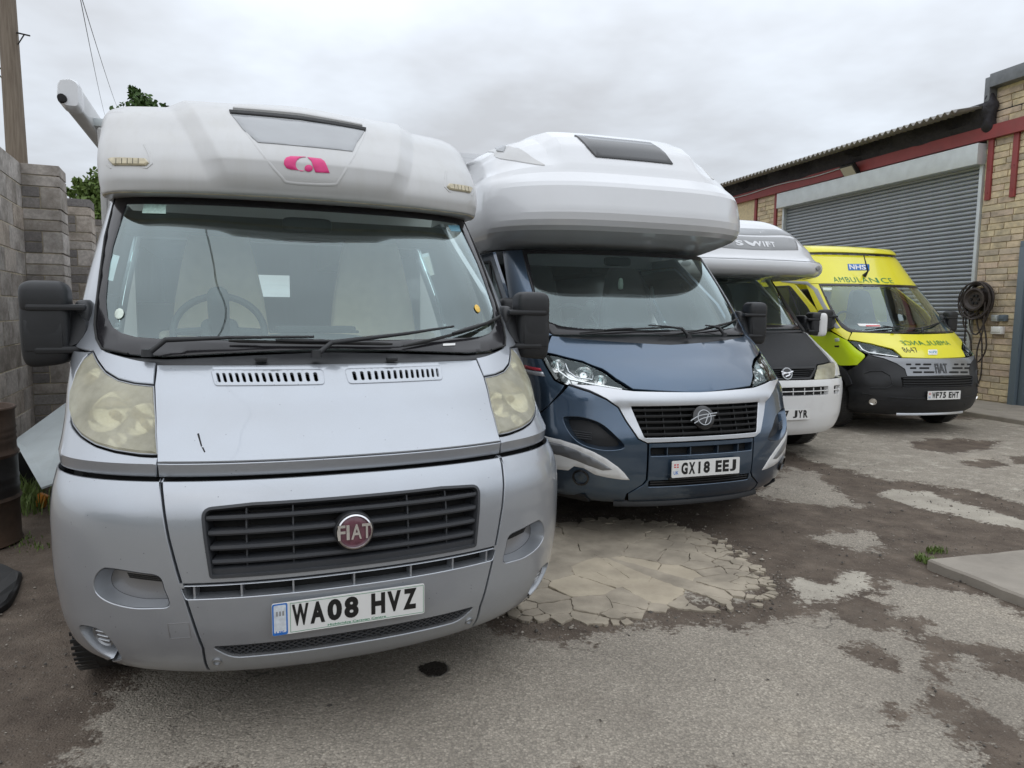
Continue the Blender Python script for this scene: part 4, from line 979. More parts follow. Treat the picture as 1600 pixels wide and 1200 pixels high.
def wheel(parent, x, b, r=.338, w=.215, rim='steel', spokes=0):
    sgn = 1 if x > 0 else -1; o = root_child('wheel', parent); c = (x, b, r)
    h = w/2; prof = [(r*.62, -h*.8), (r*.70, -h*.98), (r*.86, -h), (r*.96, -h*.9), (r, -h*.62), (r, h*.62), (r*.96, h*.9), (r*.86, h), (r*.70, h*.98), (r*.62, h*.8)]
    MB().lathe(prof, c, 'X', 48).build('tyre', M['tyre'], o, 40)
    m = MB()
    for k in range(60):
        t = 2*math.pi*k/60
        for q in (-1, 1): m.box((x+q*h*.62, b+r*math.cos(t), r+r*math.sin(t)), (w*.34, .016, .005), Matrix.Rotation(t+math.pi/2, 3, 'X'))
    tag(m.build('tread_block', M['tyre'], o, 0), kind='stuff')
    MB().lathe([(r*.63, sgn*h*.82), (r*.60, sgn*h*.60), (r*.50, sgn*h*.45), (r*.30, sgn*h*.62), (r*.14, sgn*h*.66), (0, sgn*h*.66)], c, 'X', 36).build('rim', M[rim], o, 40)
    m = MB()
    for k in range(8): m.lathe([(0, sgn*h*.60), (r*.06, sgn*h*.60), (r*.065, sgn*h*.5)], (x, b+r*.46*math.cos(k*.785), r+r*.46*math.sin(k*.785)), 'X', 8)
    tag(m.build('hub_hole', M['void'], o, 0), kind='stuff'); return o
def root_child(name, parent):
    o = bpy.data.objects.new(name, None); o.empty_display_size = .1; return link(o, parent)
def mirror_unit(parent, side, c=(1.055, .93, 1.44), size=(.175, .15, .335), mat='plastic', back=None, arm_to=.93):
    """door mirror; side -1 is the photo's left"""
    x, b, z = c; w, d, h = size; t = root_child('door_mirror', parent); X = lambda q: side*q
    def shp(p):
        k = p[2]/h; return (p[0]*(1-.10*max(0, k)*2*.4), p[1]*(1-.25*abs(k)), p[2]+.02*(p[0]/w)*(-side))
    MB().blob((X(x), b, z), (w, d, h), .40, .42, 40, 24, shp).build('housing', M[mat], t, 180)
    # upper cap bulge and the frame that carries it
    MB().blob((X(x), b-.004, z+h*.30), (w*.985, d*.99, h*.43), .55, .45, 32, 14).build('cap', M[mat], t, 180)
    if back: MB().blob((X(x+.055), b-.008, z-.005), (w*.62, d*1.12, h*1.02), .4, .5, 32, 18).build('back_shell', M[back], t, 180)
    m = MB(); f = b-d*.47
    m.box((X(x-.045), f+.012, z+h*.20), (w+.030, .045, .026), bev=.012); m.build('upper_arm', M[mat], t, 40)
    m = MB(); m.box((X(x-.045), f+.016, z-h*.30), (w-.005, .04, .03), bev=.014); m.build('lower_arm', M[mat], t, 40)
    m = MB(); m.box((X(x+.002), f+.004, z-.045), (w*.74, .012, h*.36), bev=.005); m.build('face_panel', M[mat], t, 40)
    m = MB(); m.tube([(X(x-w*.42), b-.03, z-.02), (X(arm_to+.01), b+.06, z-.05)], [.075, .085], 14); m.blob((X(arm_to), b+.08, z-.03), (.08, .22, .26), .5, .6); m.build('base', M[mat], t, 40)
    MB().box((X(x), b+d*.46, z-.02), (w*.80, .008, h*.66), bev=.003).build('mirror_glass', M['chrome'], t, 40)
    return t
def seat(parent, x, b, z, mat, w=.50, h=.86):
    t = root_child('seat', parent)
    def shp(p):
        k = (p[2]/h+.5); f = 1.06-.42*max(0, k-.35)/.65; return (p[0]*f, p[1]*(1-.35*k)+.16*k*h*.9+.02*math.cos(p[0]*9), p[2])
    MB().blob((x, b, z+h/2), (w, .17, h), .30, .38, 40, 30, shp).build('backrest', mat, t, 180)
    MB().blob((x, b-.24, z-.02), (w*1.02, .55, .18), .35, .4, 32, 14).build('cushion', mat, t, 180)
    for s in (-1, 1): MB().blob((x+s*w*.56, b-.15, z+.22), (.055, .42, .07), .5, .6).build('armrest', mat, t, 180)
    return t
def steering(parent, x, b, z, r=.20):
    rot = Matrix.Rotation(R(-32), 3, 'X'); t = root_child('steering_wheel', parent); c = np.array((x, b, z)); f = lambda a, q, o=0: tuple(c+np.array(rot@Vector((a, o, q))))
    m = MB(); m.tube([f(r*math.cos(k), r*math.sin(k)) for k in np.linspace(0, 2*math.pi, 41)], .017, 10, False); m.build('rim', M['plastic'], t, 180)
    m = MB().blob(c, (.17, .06, .14), .6, .6, rot=rot)
    m.build('hub', M['dash'], t, 180)
    for a in (0, math.pi, -math.pi/2): MB().tube([f(.05*math.cos(a), .05*math.sin(a)), f(r*math.cos(a), r*math.sin(a))], [.025, .014], 8).build('spoke', M['dash'], t, 180)
    MB().tube([f(0, -.03, .0), f(0, -.02, -.35)], .045, 10).build('column', M['dash'], t, 180)
def interior(parent, S, seats, seat_mat, dash='dash', wheel_x=-.42, lining='cabin'):
    # dashboard: a sheet from the glass base back over the binnacle
    us = np.linspace(-1.06, 1.06, 41); V = []; prof = [(.03, 1.335), (.20, 1.345), (.40, 1.36), (.52, 1.355), (.60, 1.31), (.62, 1.2), (.55, .9), (.5, .6)]
    g = S.P(us, np.full(len(us), 1.33)); n = len(prof)
    for p in g:
        x = p[0]*.97; hump = .03*math.exp(-((x-wheel_x)/.20)**2)+.04*math.exp(-(x/.26)**4)
        for k, (db, z) in enumerate(prof):
            fb = (p[1]*(1-k/7)+.62*(k/7)) if k < 7 else .62; V.append((x, fb+db+.02, z+(hump if k in (2, 3, 4) else .2*hump if k == 1 else 0)))
    Fc = [(i*n+k, i*n+k+1, i*n+n+k+1, i*n+n+k) for i in range(len(us)-1) for k in range(n-1)]; d = mesh('dashboard', V, Fc, M[dash], parent, 60)
    for x in (-.12, .12): MB().box((x, 1.10, 1.405), (.17, .10, .012), bev=.005).build('air_vent', M['void'], d, 40)
    MB().box((0, 1.04, 1.418), (.36, .12, .03), bev=.012).build('binnacle_tray', M[dash], d, 40)
    for x, b, z in seats: seat(parent, x, b, z, M[seat_mat])
    if wheel_x is not None: steering(parent, wheel_x, 1.22, 1.40)
    MB().blob((0, 1.33, 1.93), (.24, .035, .075), .4, .5).build('interior_mirror', M['plastic'], parent, 180)
    m = MB(); m.box((0, 2.0, .55), (1.8, 2.9, .06)); m.build('cab_floor', M['void'], parent, 0)
def hab_body(parent, b0, b1, hw, z0, z1, mat, rear_win=None, lining='cabin', name='living_body', open_front=(.92, .6, 1.95)):
    """hollow box behind the cab; rear_win: (xmin,xmax,zmin,zmax)"""
    m = MB(); t = .04
    for s in (-1, 1): m.box((s*(hw-t/2), (b0+b1)/2, (z0+z1)/2), (t, b1-b0, z1-z0), bev=.012)
    m.box((0, (b0+b1)/2, z1-t/2+.002), (2*hw-2*t, b1-b0-.01, t)); m.box((0, (b0+b1)/2, z0+t/2), (2*hw-2*t, b1-b0-.01, t))
    x0, x1, a0, a1 = rear_win or (-.3, .3, 1.5, 1.9)
    for (xa, xb, za, zb) in ((-hw+t, x0, z0+t, z1-t), (x1, hw-t, z0+t, z1-t), (x0, x1, z0+t, a0), (x0, x1, a1, z1-t)): m.box(((xa+xb)/2, b1-t/2, (za+zb)/2), (xb-xa, t, zb-za))
    ow, ox, oz = open_front
    for s in (-1, 1): m.box((s*(hw-t+ow)/2, b0+t/2, (z0+z1)/2), (hw-t-ow, t, z1-z0-2*t))
    if oz < z1-t-.02: m.box((0, b0+t/2, (oz+z1-t)/2), (2*ow, t, z1-t-oz))
    o = m.build(name, M[mat], parent, 0)
    MB().box(((x0+x1)/2, b1-.02, (a0+a1)/2), (x1-x0, .006, a1-a0)).build('rear_window', M['glass_clear'], parent, 0)
    # cupboards and a table inside
    m = MB(); m.box((-.80, b0+2.2, 1.05), (.5, 2.4, 1.0)); m.build('cabinet', M['cabin_wood'], o, 0)
    m = MB(); m.box((.80, b0+2.0, 2.2), (.45, 2.6, .5), bev=.02); m.build('locker', M['cabin_wood'], o, 40)
    m = MB(); m.box((-.86, b0+2.0, 2.25), (.4, 2.6, .45), bev=.02); m.build('locker', M['cabin_wood'], o, 40)
    m = MB(); m.box((.70, b0+2.4, .95), (.7, 1.6, .5), bev=.05); m.build('bench', M['cream'], o, 40)
    return o
def wiper(parent, S, pivot, elbow, tip, blade, off=.035):
    """all in (u,v) on the glass"""
    t = root_child('wiper', parent); P = lambda q, o: S.pt(*q, np.array(o))
    a = [P(pivot, off-.01), P(elbow, off+.012), P(((elbow[0]+tip[0])/2, (elbow[1]+tip[1])/2), off+.012), P(tip, off+.004)]
    MB().tube(a, [.012, .011, .007, .005], 8).build('arm', M['plastic'], t, 60)
    n = 13; q = [(blade[0][0]+(blade[1][0]-blade[0][0])*k, blade[0][1]+(blade[1][1]-blade[0][1])*k) for k in np.linspace(0, 1, n)]
    MB().tube([P(k, .016) for k in q], [.005]+[.0075]*(n-2)+[.005], 6).build('blade', M['rubber'], t, 60)
    MB().tube([P(k, .026) for k in q[4:9]], [.006, .009, .011, .009, .006], 6).build('clip', M['plastic'], t, 60)
    MB().lathe([(0, .03), (.018, .028), (.022, .0)], P(pivot, off-.02), 'Z', 12).build('pivot', M['plastic'], t, 60); return t
def flat_on(S, loop, name, mat, parent, off=.002, step=.05):        # film or print lying on a skin
    return panel(S, loop, name, mat, parent, off, .0012, step, bev=.0003, smooth=60)
def text_skin(S, u0, u1, v0, v1, body, name, mat, parent, off=.003, bold=0., slant=0., mirror=False, dv=0., space=1.):
    return text_on(lambda s, t: S.pt(u0+(u1-u0)*s+slant*t, v0+(v1-v0)*t+dv*s, np.array(off)), body, name, mat, parent, bold, space, mirror)
def disc_on(S, uv, rx, rz, name, mat, parent, off=.003, depth=.002):
    return panel(S, [(uv[0]+rx*math.cos(t), uv[1]+rz*math.sin(t)) for t in np.linspace(0, 2*math.pi, 24, endpoint=False)], name, mat, parent, off, depth, .02, bev=.0005, smooth=60)
def at_skin(S, uv, off): return np.array(S.pt(uv[0], uv[1], np.array(off)))
def oriented(S, uv):
    n = S.N(np.array(uv[0]), np.array(uv[1])); z = Vector((0, 0, 1)); nn = Vector(n); x = z.cross(nn).normalized()*1; y = nn.cross(x); return Matrix((x, y, nn)).transposed()   # columns: right.., up.., out
def lathe_on(S, uv, prof, name, mat, parent, off=0., n=24, sx=1., sz=1., smooth=40):
    """lathe whose axis is the skin's outward normal; prof: (radius, out)"""
    Mx = np.array(oriented(S, uv)); c = at_skin(S, uv, off); V = []; m = len(prof)
    for r, h in prof:
        for k in range(n):
            q = 2*math.pi*k/n; V.append(c+Mx@np.array([r*sx*math.cos(q), r*sz*math.sin(q), h]))
    mb = MB(); mb.V = [tuple(v) for v in V]; mb.F = [(i*n+k, i*n+(k+1) % n, (i+1)*n+(k+1) % n, (i+1)*n+k) for i in range(m-1) for k in range(n)]
    return mb.build(name, mat, parent, smooth)
# ------------------------------------------------------------------ 1: silver low-profile motorhome
FR1 = Frame(-.54, 2.356, 21.99)
T1 = [(.245, -.10, .895, .61, 2.3), (.27, -.07, .94, .61, 2.3), (.33, -.03, .965, .60, 2.3), (.45, .0, .985, .59, 2.3), (.60, .004, .995, .57, 2.3), (.75, .0, .996, .56, 2.3), (.84, -.012, .990, .55, 2.3), (.895, -.040, .984, .55, 2.3),
    (.920, -.058, .981, .552, 2.3), (.934, -.078, .979, .553, 2.3), (.940, -.108, .974, .553, 2.3), (.966, -.103, .975, .552, 2.3), (.991, -.099, .976, .55, 2.3), (1.015, -.128, .974, .547, 2.3), (1.1, -.23, .972, .53, 2.3), (1.2, -.33, .978, .53, 2.3), (1.28, -.45, .978, .48, 2.4), (1.34, -.55, .975, .42, 2.5), (1.6, -.80, .955, .40, 2.5), (1.8, -.99, .930, .39, 2.5), (2.0, -1.19, .900, .37, 2.5), (2.1, -1.29, .88, .37, 2.5)]
def van1():
    fr = FR1; S = cab_skin(T1, fr); p = S.px; A = M
    rt = root('motorhome', 'silver motorhome with white cab cap and yellowed headlights, nearest the camera', 'motorhome', tuple(fr.o), fr.psi, 'motorhomes parked in a row')
    uc = S.ub(.948, .5); AR = .43
    # black sheet added behind the panels so gaps and openings look dark
    panel(S, [(-1.5, .30), (1.5, .30), (1.5, .80), (1.35, .92), (1.35, 1.22), (-1.35, 1.22), (-1.35, .92), (-1.5, .80)], 'dark_gap_backing', A['void'], rt, -.10, .01, .08)
    # --- bonnet
    bl = p([(245, 569), (241, 602), (243, 675), (247, 706)]); vt = bl[0][1]
    bl[-1] = (bl[-1][0], .993)
    vo = p([(329, 578), (505, 577), (508, 601), (335, 603)]); vo = [(min(a, -.02), b) for a, b in vo]
    vl = fillet(vo, .012); hole = [(u*1.0, v) for u, v in fillet([(vo[0][0]+.02, vo[0][1]-.006), (vo[1][0]-.01, vo[1][1]-.006), (vo[2][0]-.01, vo[2][1]+.006), (vo[3][0]+.02, vo[3][1]+.006)], .006)]
    o = panel(S, half(1.297, bl, .993), 'bonnet', A['silver'], rt, 0, .02, .03, holes=[hole, mir(hole)], gap=.002)
    def vent(f):
        hs = []; n = 15
        for k in range(n):
            t0, t1 = (k+.28)/n, (k+.72)/n; q = lambda t, w: ((vo[0][0]+(vo[1][0]-vo[0][0])*(.03+.94*t))*(1-w)+(vo[3][0]+(vo[2][0]-vo[3][0])*(.03+.94*t))*w, (vo[0][1]+(vo[1][1]-vo[0][1])*t)*(1-w)+(vo[3][1]+(vo[2][1]-vo[3][1])*t)*w)
            hs.append(fillet([q(t0, .8), q(t1, .8), q(t1, .22), q(t0, .22)], .004, 3))
        panel(S, f(vl), 'vent_grille', A['silver'], o, .004, .012, .02, holes=[f(h) for h in hs], bev=.0015)
    both(vent)
    st = [(bl[-1][0], .990), (S.ux(-.614, .94), .9405)]
    panel(S, half(.990, st, .9405), 'bonnet_edge', A['silver'], rt, 0, .02, .03, gap=.001)
    # a chip and scratch in the paint
    for q in ([(308, 678), (311, 677), (316, 697), (314, 698)], [(315, 699), (318, 699), (321, 706), (319, 707)]): flat_on(S, p(q), 'scratch', A['void'], o, .001)
    # --- headlamps
    Hin = [(145, 551), (152, 566), (165, 583), (185, 595), (210, 601), (240, 604)]; Hside = [(242, 640), (243.5, 680), (246, 710)]; Hbot = [(220, 709), (180, 703), (150, 694), (128, 680), (115, 663)]; Hout = [(109.5, 640), (110.5, 612), (120, 582), (132, 561)]
    hl = p(Hin+Hside+Hbot+Hout)
    def lamp(f):
        L = f(hl); t = recess(S, L, 'headlight', A['silver_dark'], A['gunmetal'], rt, .09, .86, -.006)
        panel(S, L, 'lens', A['lens_yellow'], t, .005, .012, .03, bev=.005, gap=.002)
        bar(S, resample(ccw(L), .025), [(-.006, -.002), (.001, -.002), (.001, .002), (-.006, .002)], 'seal', A['gunmetal'], t, .0, closed=True)
        for c, r in (((168, 640), .085), ((217, 652), .068), ((139, 586), .04), ((180, 686), .035)):
            q = p([c])[0]; q = q if f(hl) == hl else (-q[0], q[1]); b = lathe_on(S, q, [(r, .0), (r*.96, -.01), (r*.75, -.045), (r*.4, -.062), (0, -.066)], 'reflector_bowl', A['reflector'], t, -.012)
            lathe_on(S, q, [(0, .0), (r*.16, -.004), (r*.2, -.02), (r*.15, -.06)], 'bulb', A['lamp_yellow'], t, -.02)
    both(lamp)
    # trim below the lamp
    tr = p([(247, 714), (220, 712.5), (180, 706.5), (150, 697.5), (127, 684), (112, 667), (106, 645)])+p([(101, 690)])[:0]
    low = [(S.ux(-.62, .94), .939)]
    us = np.linspace(S.ux(-.62, .94), tr[-1][0], 8); tl = [(u, .9405) for u in us][::-1]
    both(lambda f: panel(S, f(tr+tl), 'lamp_trim', A['silver'], rt, 0, .02, .03, gap=.0015))
    # --- bumper
    gap = p([(254, 747), (255, 790), (263, 840), (277, 893), (285, 919), (300, 967), (317, 1013), (326, 1047)]); gt = (gap[0][0], .9375)
    isp = 4; vs = gap[isp][1]
    gm = [(a*.9965, b) for a, b in gap]
    gtop = p([(547, 777)])[0][1]; gbot = p([(547, 882.6)])[0][1]; s_t = p([(547, 896)])[0][1]; s_b = p([(547, 914.5)])[0][1]; print('grille', gtop, gbot, s_t, s_b, vs); gr = fillet([(S.ux(-.478, .82), gtop-.010), (S.ux(-.456, .61), gbot), (S.ux(.456, .61), gbot), (S.ux(.478, .82), gtop-.010), (.25, gtop), (-.25, gtop)], [.03, .006, .006, .03, .0, .0], 6)
    o = panel(S, half(.9385, [gt]+gm[:isp]+[(gm[isp][0], vs+.001), (-.50, vs+.001), (-.485, s_t+.007)], s_t+.007), 'bumper_upper', A['silver'], rt, 0, .03, .03, holes=[gr], gap=.002)
    sl = [(-.47, s_t), (-.455, s_b)]; slot = fillet([(sl[0][0], sl[0][1]), (sl[1][0], sl[1][1]), (-sl[1][0], sl[1][1]), (-sl[0][0], sl[0][1])], .006, 4)
    mh = fillet([(-.385, .382), (-.33, .335), (.33, .335), (.385, .382)], [.012, .05, .05, .012], 6)
    lo = gm[isp+1:]; o2 = panel(S, half(s_t+.004, [(-.485, s_t+.004), (-.50, vs-.002), (gm[isp][0], vs-.002)]+lo+[(gm[-1][0], .247)], .247), 'bumper_lower', A['silver'], rt, 0, .03, .03, holes=[slot, mh], gap=.002)
    # grille
    g = recess(S, gr, 'grille', A['plastic_grey'], A['void'], rt, .085, .985, -.002)
    bar(S, resample(ccw(gr), .02), [(-.02, -.006), (.0025, -.006), (.0025, .004), (-.02, .006)], 'grille_frame', A['plastic_grey'], g, .0, closed=True)
    slats(S, g, lambda z: S.ux(.474-.1*(.82-z), z)-.006, [gbot+(gtop-gbot)*k for k in (.83, .615, .40, .20)], A['plastic_grey'], .020, .05, off=-.008)
    bar(S, [(u, gbot+.012) for u in np.linspace(-.46, .46, 25)], [(-.05, -.012), (-.006, -.012), (-.004, .012), (-.05, .016)], 'slat', A['plastic_grey'], g, 0, n_up=(0, 0, 1))
    ribs(S, g, [-.40, -.27, -.14, .14, .27, .40], gbot+.004, gtop-.004, A['plastic_grey'])
    MB().box((0, .16, .71), (.9, .02, .2)).build('radiator', A['void'], g, 0)
    # slot row with dividers
    t = recess(S, slot, 'air_slot', A['silver'], A['void'], rt, .05, .985, -.002)
    for u in np.linspace(-.43, .43, 7): bar(S, [(u*1.0, z) for z in np.linspace(sl[1][1]-.002, sl[0][1]+.002, 4)], [(-.04, -.004), (0, -.003), (0, .003), (-.04, .004)], 'divider', A['silver'], t, -.006, n_up=(1, 0, 0))
    # lower mesh
    t = recess(S, mh, 'lower_mesh', A['silver_dark'], A['void'], rt, .045, .99, -.002); L = np.array(mh)
    for sg in (-1, 1):
        for k in np.arange(-.55, .55, .022):
            q = np.stack([k+sg*np.linspace(-.06, .06, 13)*.9, .36+np.linspace(-.04, .04, 13)], -1); q = q[inside(q, L)]
            if len(q) > 1: bar(S, [tuple(x) for x in q], [(-.004, -.0022), (.002, -.0022), (.002, .0022), (-.004, .0022)], 'wire', A['plastic_grey'], t, -.012)
    # badge
    c = (0., p([(547, 829)])[0][1]); bd = lathe_on(S, c, [(.068, -.03), (.066, .012), (.062, .015)], 'badge', A['plastic'], rt, .004, 40)
    lathe_on(S, c, [(.061, .012), (.060, .020), (.055, .022), (.051, .016), (.051, .012)], 'ring', A['chrome'], bd, .004, 40); lathe_on(S, c, [(.052, .013), (.043, .0165), (.026, .018), (0, .0185)], 'disc', A['badge_red'], bd, .004, 40, smooth=180)
    for k, ch in enumerate('FIAT'):
        x0 = [-.033, -.015, -.006, .012][k]; x1 = [-.017, -.009, .011, .032][k]
        text_skin(S, x0, x1, c[1]-.025, c[1]+.025, ch, 'letter', A['chrome'], bd, .027, .02)
    # plate and small fittings
    pl = p([(542, 950.5)])[0]; plate(rt, -.016, .481, 'WA08 HVZ', -.015, 0, 'blue', foot='Highbridge Caravan Centre', border=True)
    both(lambda f: [lathe_on(S, f([(S.ux(-.449, .32), .318)])[0], [(.017, -.002), (.017, .004), (.012, .004), (.011, -.006), (0, -.006)], 'screw_cap', A['steel'], rt)])
    bar(S, resample(ccw(fillet(p([(262, 975), (295, 973), (299, 996), (266, 998)]), .004)), .01), rsec(.002, .0008), 'towing_cover', A['silver_dark'], rt, 0, closed=True)
    # bumper corners
    du = p(curve([(160, 890), (178, 890), (215, 896), (247, 902), (256, 922), (263, 946), (240, 949.5), (205, 949), (170, 940), (150, 925), (148, 905)], 4, True)); fg = p(curve([(124, 981), (134, 979), (155, 985), (172, 1000), (186, 1022), (188, 1030), (172, 1028), (152, 1016), (135, 999)], 4, True))
    uo = -S.ub(.948-.42, .3)
    def scoop(u, v):
        q = np.zeros_like(u)
        for s in (-1, 1):
            cu = np.array([a for a, b in du]).mean()*(-s if s > 0 else 1)
        return q
    def corner(f):
        arc = [(-a, b) for a, b in arch_pts(S, uc, AR, 195, 118)]
        lp = [gt]+gap[:-1]+[(gap[-1][0], .247)]+[(gap[-1][0]+(uo+.02-gap[-1][0])*k, .247+.0*k) for k in (.33, .66)]+[(uo+.02, .252)]+arc+[(-(uc-.19), .90), (-1.40, .9375)]
        lp = [(a-.0035 if i < 9 else a, b) for i, (a, b) in enumerate(lp)]
        o = panel(S, f(lp), 'bumper_corner', A['silver'], rt, 0, .03, .03, holes=[f(du), f(fg)], gap=.002)
        t = recess(S, f(du), 'air_duct', A['silver'], A['silver_dark'], o, .055, .90, -.0025, dv=-.004)
        q = p([(196, 899), (240, 904), (243, 910), (198, 905)]); 
        for k in range(3): flat_on(S, f([(a, b-.008*k*1.0) for a, b in fillet(p([(192, 898), (246, 904.5), (247, 907), (193, 900.5)]), .001)]), 'louvre', A['void'], o, -.020-.004*k)
        t = recess(S, f(fg), 'lamp_recess', A['silver'], A['silver_dark'], o, .05, .86, -.0025)
        c = f(p([(155, 998)]))[0]; t2 = lathe_on(S, c, [(.045, -.05), (.045, -.012), (.040, -.008), (.036, -.014), (.02, -.012), (0, -.011)], 'fog_lamp', A['gunmetal'], o, -.004, 28)
        for dv in (-.018, 0, .018): bar(S, [(c[0]+k, c[1]+dv) for k in (-.033, 0, .033)], rsec(.004, .004), 'fog_lamp_bar', A['band'], o, -.016)
    both(corner)
    # --- wing, pillar, scuttle
    wo = p([(112, 640), (109.5, 612), (118, 582), (130, 561), (143, 549)])
    def wing(f):
        top = [(-1.46, 1.335), (-2.1, 1.335), (-2.1, .80)]; arc = [(-a, b) for a, b in arch_pts(S, uc, AR, 45, 112)]
        panel(S, f(wo+top+arc+[(-(uc-.19), .905), (-1.40, .936), (tr[-1][0]-.004, .941)]), 'wing', A['silver'], rt, 0, .02, .05, gap=.002)
        bar(S, f([(-a, b) for a, b in arch_pts(S, uc, AR, -5, 200, 30)]), rsec(.05, .03), 'arch_liner', A['plastic'], rt, -.05)
    both(wing)
    ws = p([(178, 311), (165, 370), (157, 430), (151, 480), (149, 508), (152, 530), (160, 545)]); ws[0] = (ws[0][0], min(ws[0][1], 2.06)); ws = [(ws[0][0], 2.085)]+ws[1:]
    sc = p([(166, 549), (190, 556), (215, 562), (243, 566)])
    def pillar(f):
        panel(S, f(ws+sc+p([(240, 600), (210, 597.5), (185, 591.5), (165, 579.5), (153, 563), (146, 549)])+[(-1.44, 1.36), (-1.44, 2.085)]), 'pillar', A['silver'], rt, 0, .02, .03, gap=.0015)
        dp = [(-1.47, 1.33), (-1.47, 1.6), (-1.72, 2.06), (-2.6, 2.06), (-2.6, .42), (-2.25, .42), (-2.14, .8), (-2.12, 1.33)]
        win = fillet([(-1.58, 1.40), (-1.60, 1.62), (-1.78, 1.98), (-2.5, 1.98), (-2.5, 1.40)], .05)
        d = panel(S, f(dp), 'cab_door', A['silver'], rt, 0, .03, .08, holes=[f(win)], gap=.004); panel(S, f(win), 'door_window', A['glass_dark'], d, -.012, .004, .1); 
    both(pillar)
    wb = p([(200, 553), (260, 556)]); wbv = 1.352
    wl = ws+[(a, b) for a, b in wb]; scut = half(1.345, [(a, b-.004) for a, b in [ws[-1]]+wb][:0]+[(wb[1][0], wb[1][1]-.004), (wb[0][0], wb[0][1]-.004), (ws[-1][0], ws[-1][1]-.004)]+sc, 1.293)
    panel(S, scut, 'scuttle_panel', A['plastic'], rt, -.010, .02, .04)
    wtop = 2.085; wloop = half(wtop, wl, wbv)
    inn = [(a+.035 if i else a+.03, b) for i, (a, b) in enumerate(p([(181, 330), (176, 385), (168, 437), (165, 470), (167.5, 495), (175, 510), (190, 520), (212, 526), (250, 529), (400, 531.5)]))]
    inn = p([(186, 326), (176, 385), (168, 437), (165, 470), (167.5, 495), (175, 510), (190, 520), (212, 526), (250, 529), (400, 531.5)]); iv = inn[-1][1]; il = half(1.985, [(inn[1][0]+.03, 1.985)]+inn[1:], iv)
    w = panel(S, wloop, 'windscreen', A['glass'], rt, -.004, .004, .04, bev=.0005, smooth=180)
    panel(S, wloop, 'black_border', A['frit'], w, -.001, .002, .03, holes=[il], bev=.0005, smooth=180)
    bar(S, [(a-.004, b) for a, b in ws]+[(wb[0][0], wb[0][1])], rsec(.008, .006), 'seal', A['rubber'], w, 0); bar(S, [(-a+.004, b) for a, b in ws]+[(-wb[0][0], wb[0][1])], rsec(.008, .006), 'seal', A['rubber'], w, 0)
    # stickers inside the glass
    flat_on(S, p([(225, 319), (260, 320), (259, 334), (222, 333)]), 'permit_sticker', A['sticker_green'], w, .001); disc_on(S, p([(186, 490)])[0], .030, .021, 'round_sticker', A['sticker_pale'], w, .001, .001); disc_on(S, p([(746, 482)])[0], .024, .019, 'round_sticker', A['sticker_yellow'], w, .001, .001)
    flat_on(S, p([(700, 352), (717, 352), (720, 362), (705, 361)]), 'blue_sticker', A['sticker_blue'], w, .001); flat_on(S, p([(692, 537.5), (711, 536.5), (711, 540), (692, 541)]), 'serial_label', A['plate'], w, .003)
    # wipers
    wiper(rt, S, p([(232, 562)])[0], p([(264, 545)])[0], p([(490, 537)])[0], [p([(358, 537)])[0], p([(612, 542)])[0]])
    wiper(rt, S, p([(494, 563)])[0], p([(517, 549)])[0], p([(704, 519)])[0], [p([(630, 545)])[0], p([(778, 496)])[0]])
    for q in ((408, 563), (612, 563)): a = at_skin(S, p([q])[0], .006); MB().box(a, (.045, .03, .016), bev=.005).build('washer_jet', A['plastic'], rt, 40)
    # mirrors
    mirror_unit(rt, -1); mirror_unit(rt, 1)
    # --- the white cap over the cab
    pf = [(0, -1.36, 2.022), (.03, -1.18, 2.020), (.07, -1.075, 2.030), (.14, -1.055, 2.080), (.24, -1.085, 2.16), (.36, -1.165, 2.25), (.48, -1.29, 2.345), (.60, -1.42, 2.435), (.72, -1.60, 2.515), (.84, -1.85, 2.58), (1, -2.35, 2.62)]
    fy, fz = pch([a[0] for a in pf], [a[1] for a in pf]), pch([a[0] for a in pf], [a[2] for a in pf])
    fW = pch([0, .04, .12, .3, .6, .84, 1], [.87, .90, .915, .930, .942, .955, .99]); fD = pch([0, .12, .4, .84, 1], [.40, .54, .56, .48, .3])
    def C(u, v):
        u = np.asarray(u, float); v = np.asarray(v, float); W = fW(v); r = .13; au = np.abs(u); Wc = W-r; ang = np.clip((au-Wc)/r, 0, np.pi/2)
        x = np.sign(u)*(np.minimum(au, Wc)+r*np.sin(ang)); ext = np.maximum(au-Wc-r*np.pi/2, 0)
        b = -fy(v)+fD(v)*.42*np.abs(x/W)**2.2+r*(1-np.cos(ang))+ext
        ax = np.abs(x); xr = .36+.26*np.clip(v/.84, 0, 1); sm = np.clip((xr-ax)/.085+.5, 0, 1); up = sm*np.clip((v-.10)/.15, 0, 1)
        rec = np.clip((.30*(.6+.75*v)-ax)/.02+.5, 0, 1)*np.clip((v-.26)/.03, 0, 1)*np.clip((.80-v)/.03, 0, 1)
        # shoulders fall away at the sides of the roof
        edge = np.clip((ax-.80)/.22, 0, 1)**2*.02*np.clip((v-.6)/.3, 0, 1)
        z = fz(v)+up*(.012+.026*np.clip((v-.5)/.34, 0, 1))-edge-.0*rec+ext*.02; b = b-up*.045*(1-np.clip((v-.5)/.4, 0, 1))
        return np.stack([x+0*v, b, z+0*u], -1)
    K = Skin(C, (-2.1, 2.1), (0, 1), fr, (240, 140)); k = K.px
    cap = grid_skin(K, np.concatenate([np.linspace(-1.9, -1.15, 12), np.linspace(-1.14, 1.14, 260), np.linspace(1.15, 1.9, 12)]), np.linspace(0, 1, 150), 'cab_cap', A['gelcoat'], rt, 60)
    bar(K, curve(k([(385, 207), (415, 247), (440, 277), (454, 286), (517, 289), (531, 281), (552, 245), (570, 207)]), 4), [(0, -.008), (.003, -.003), (.003, .003), (0, .008)], 'logo_moulding', A['gelcoat'], cap, -.0005)
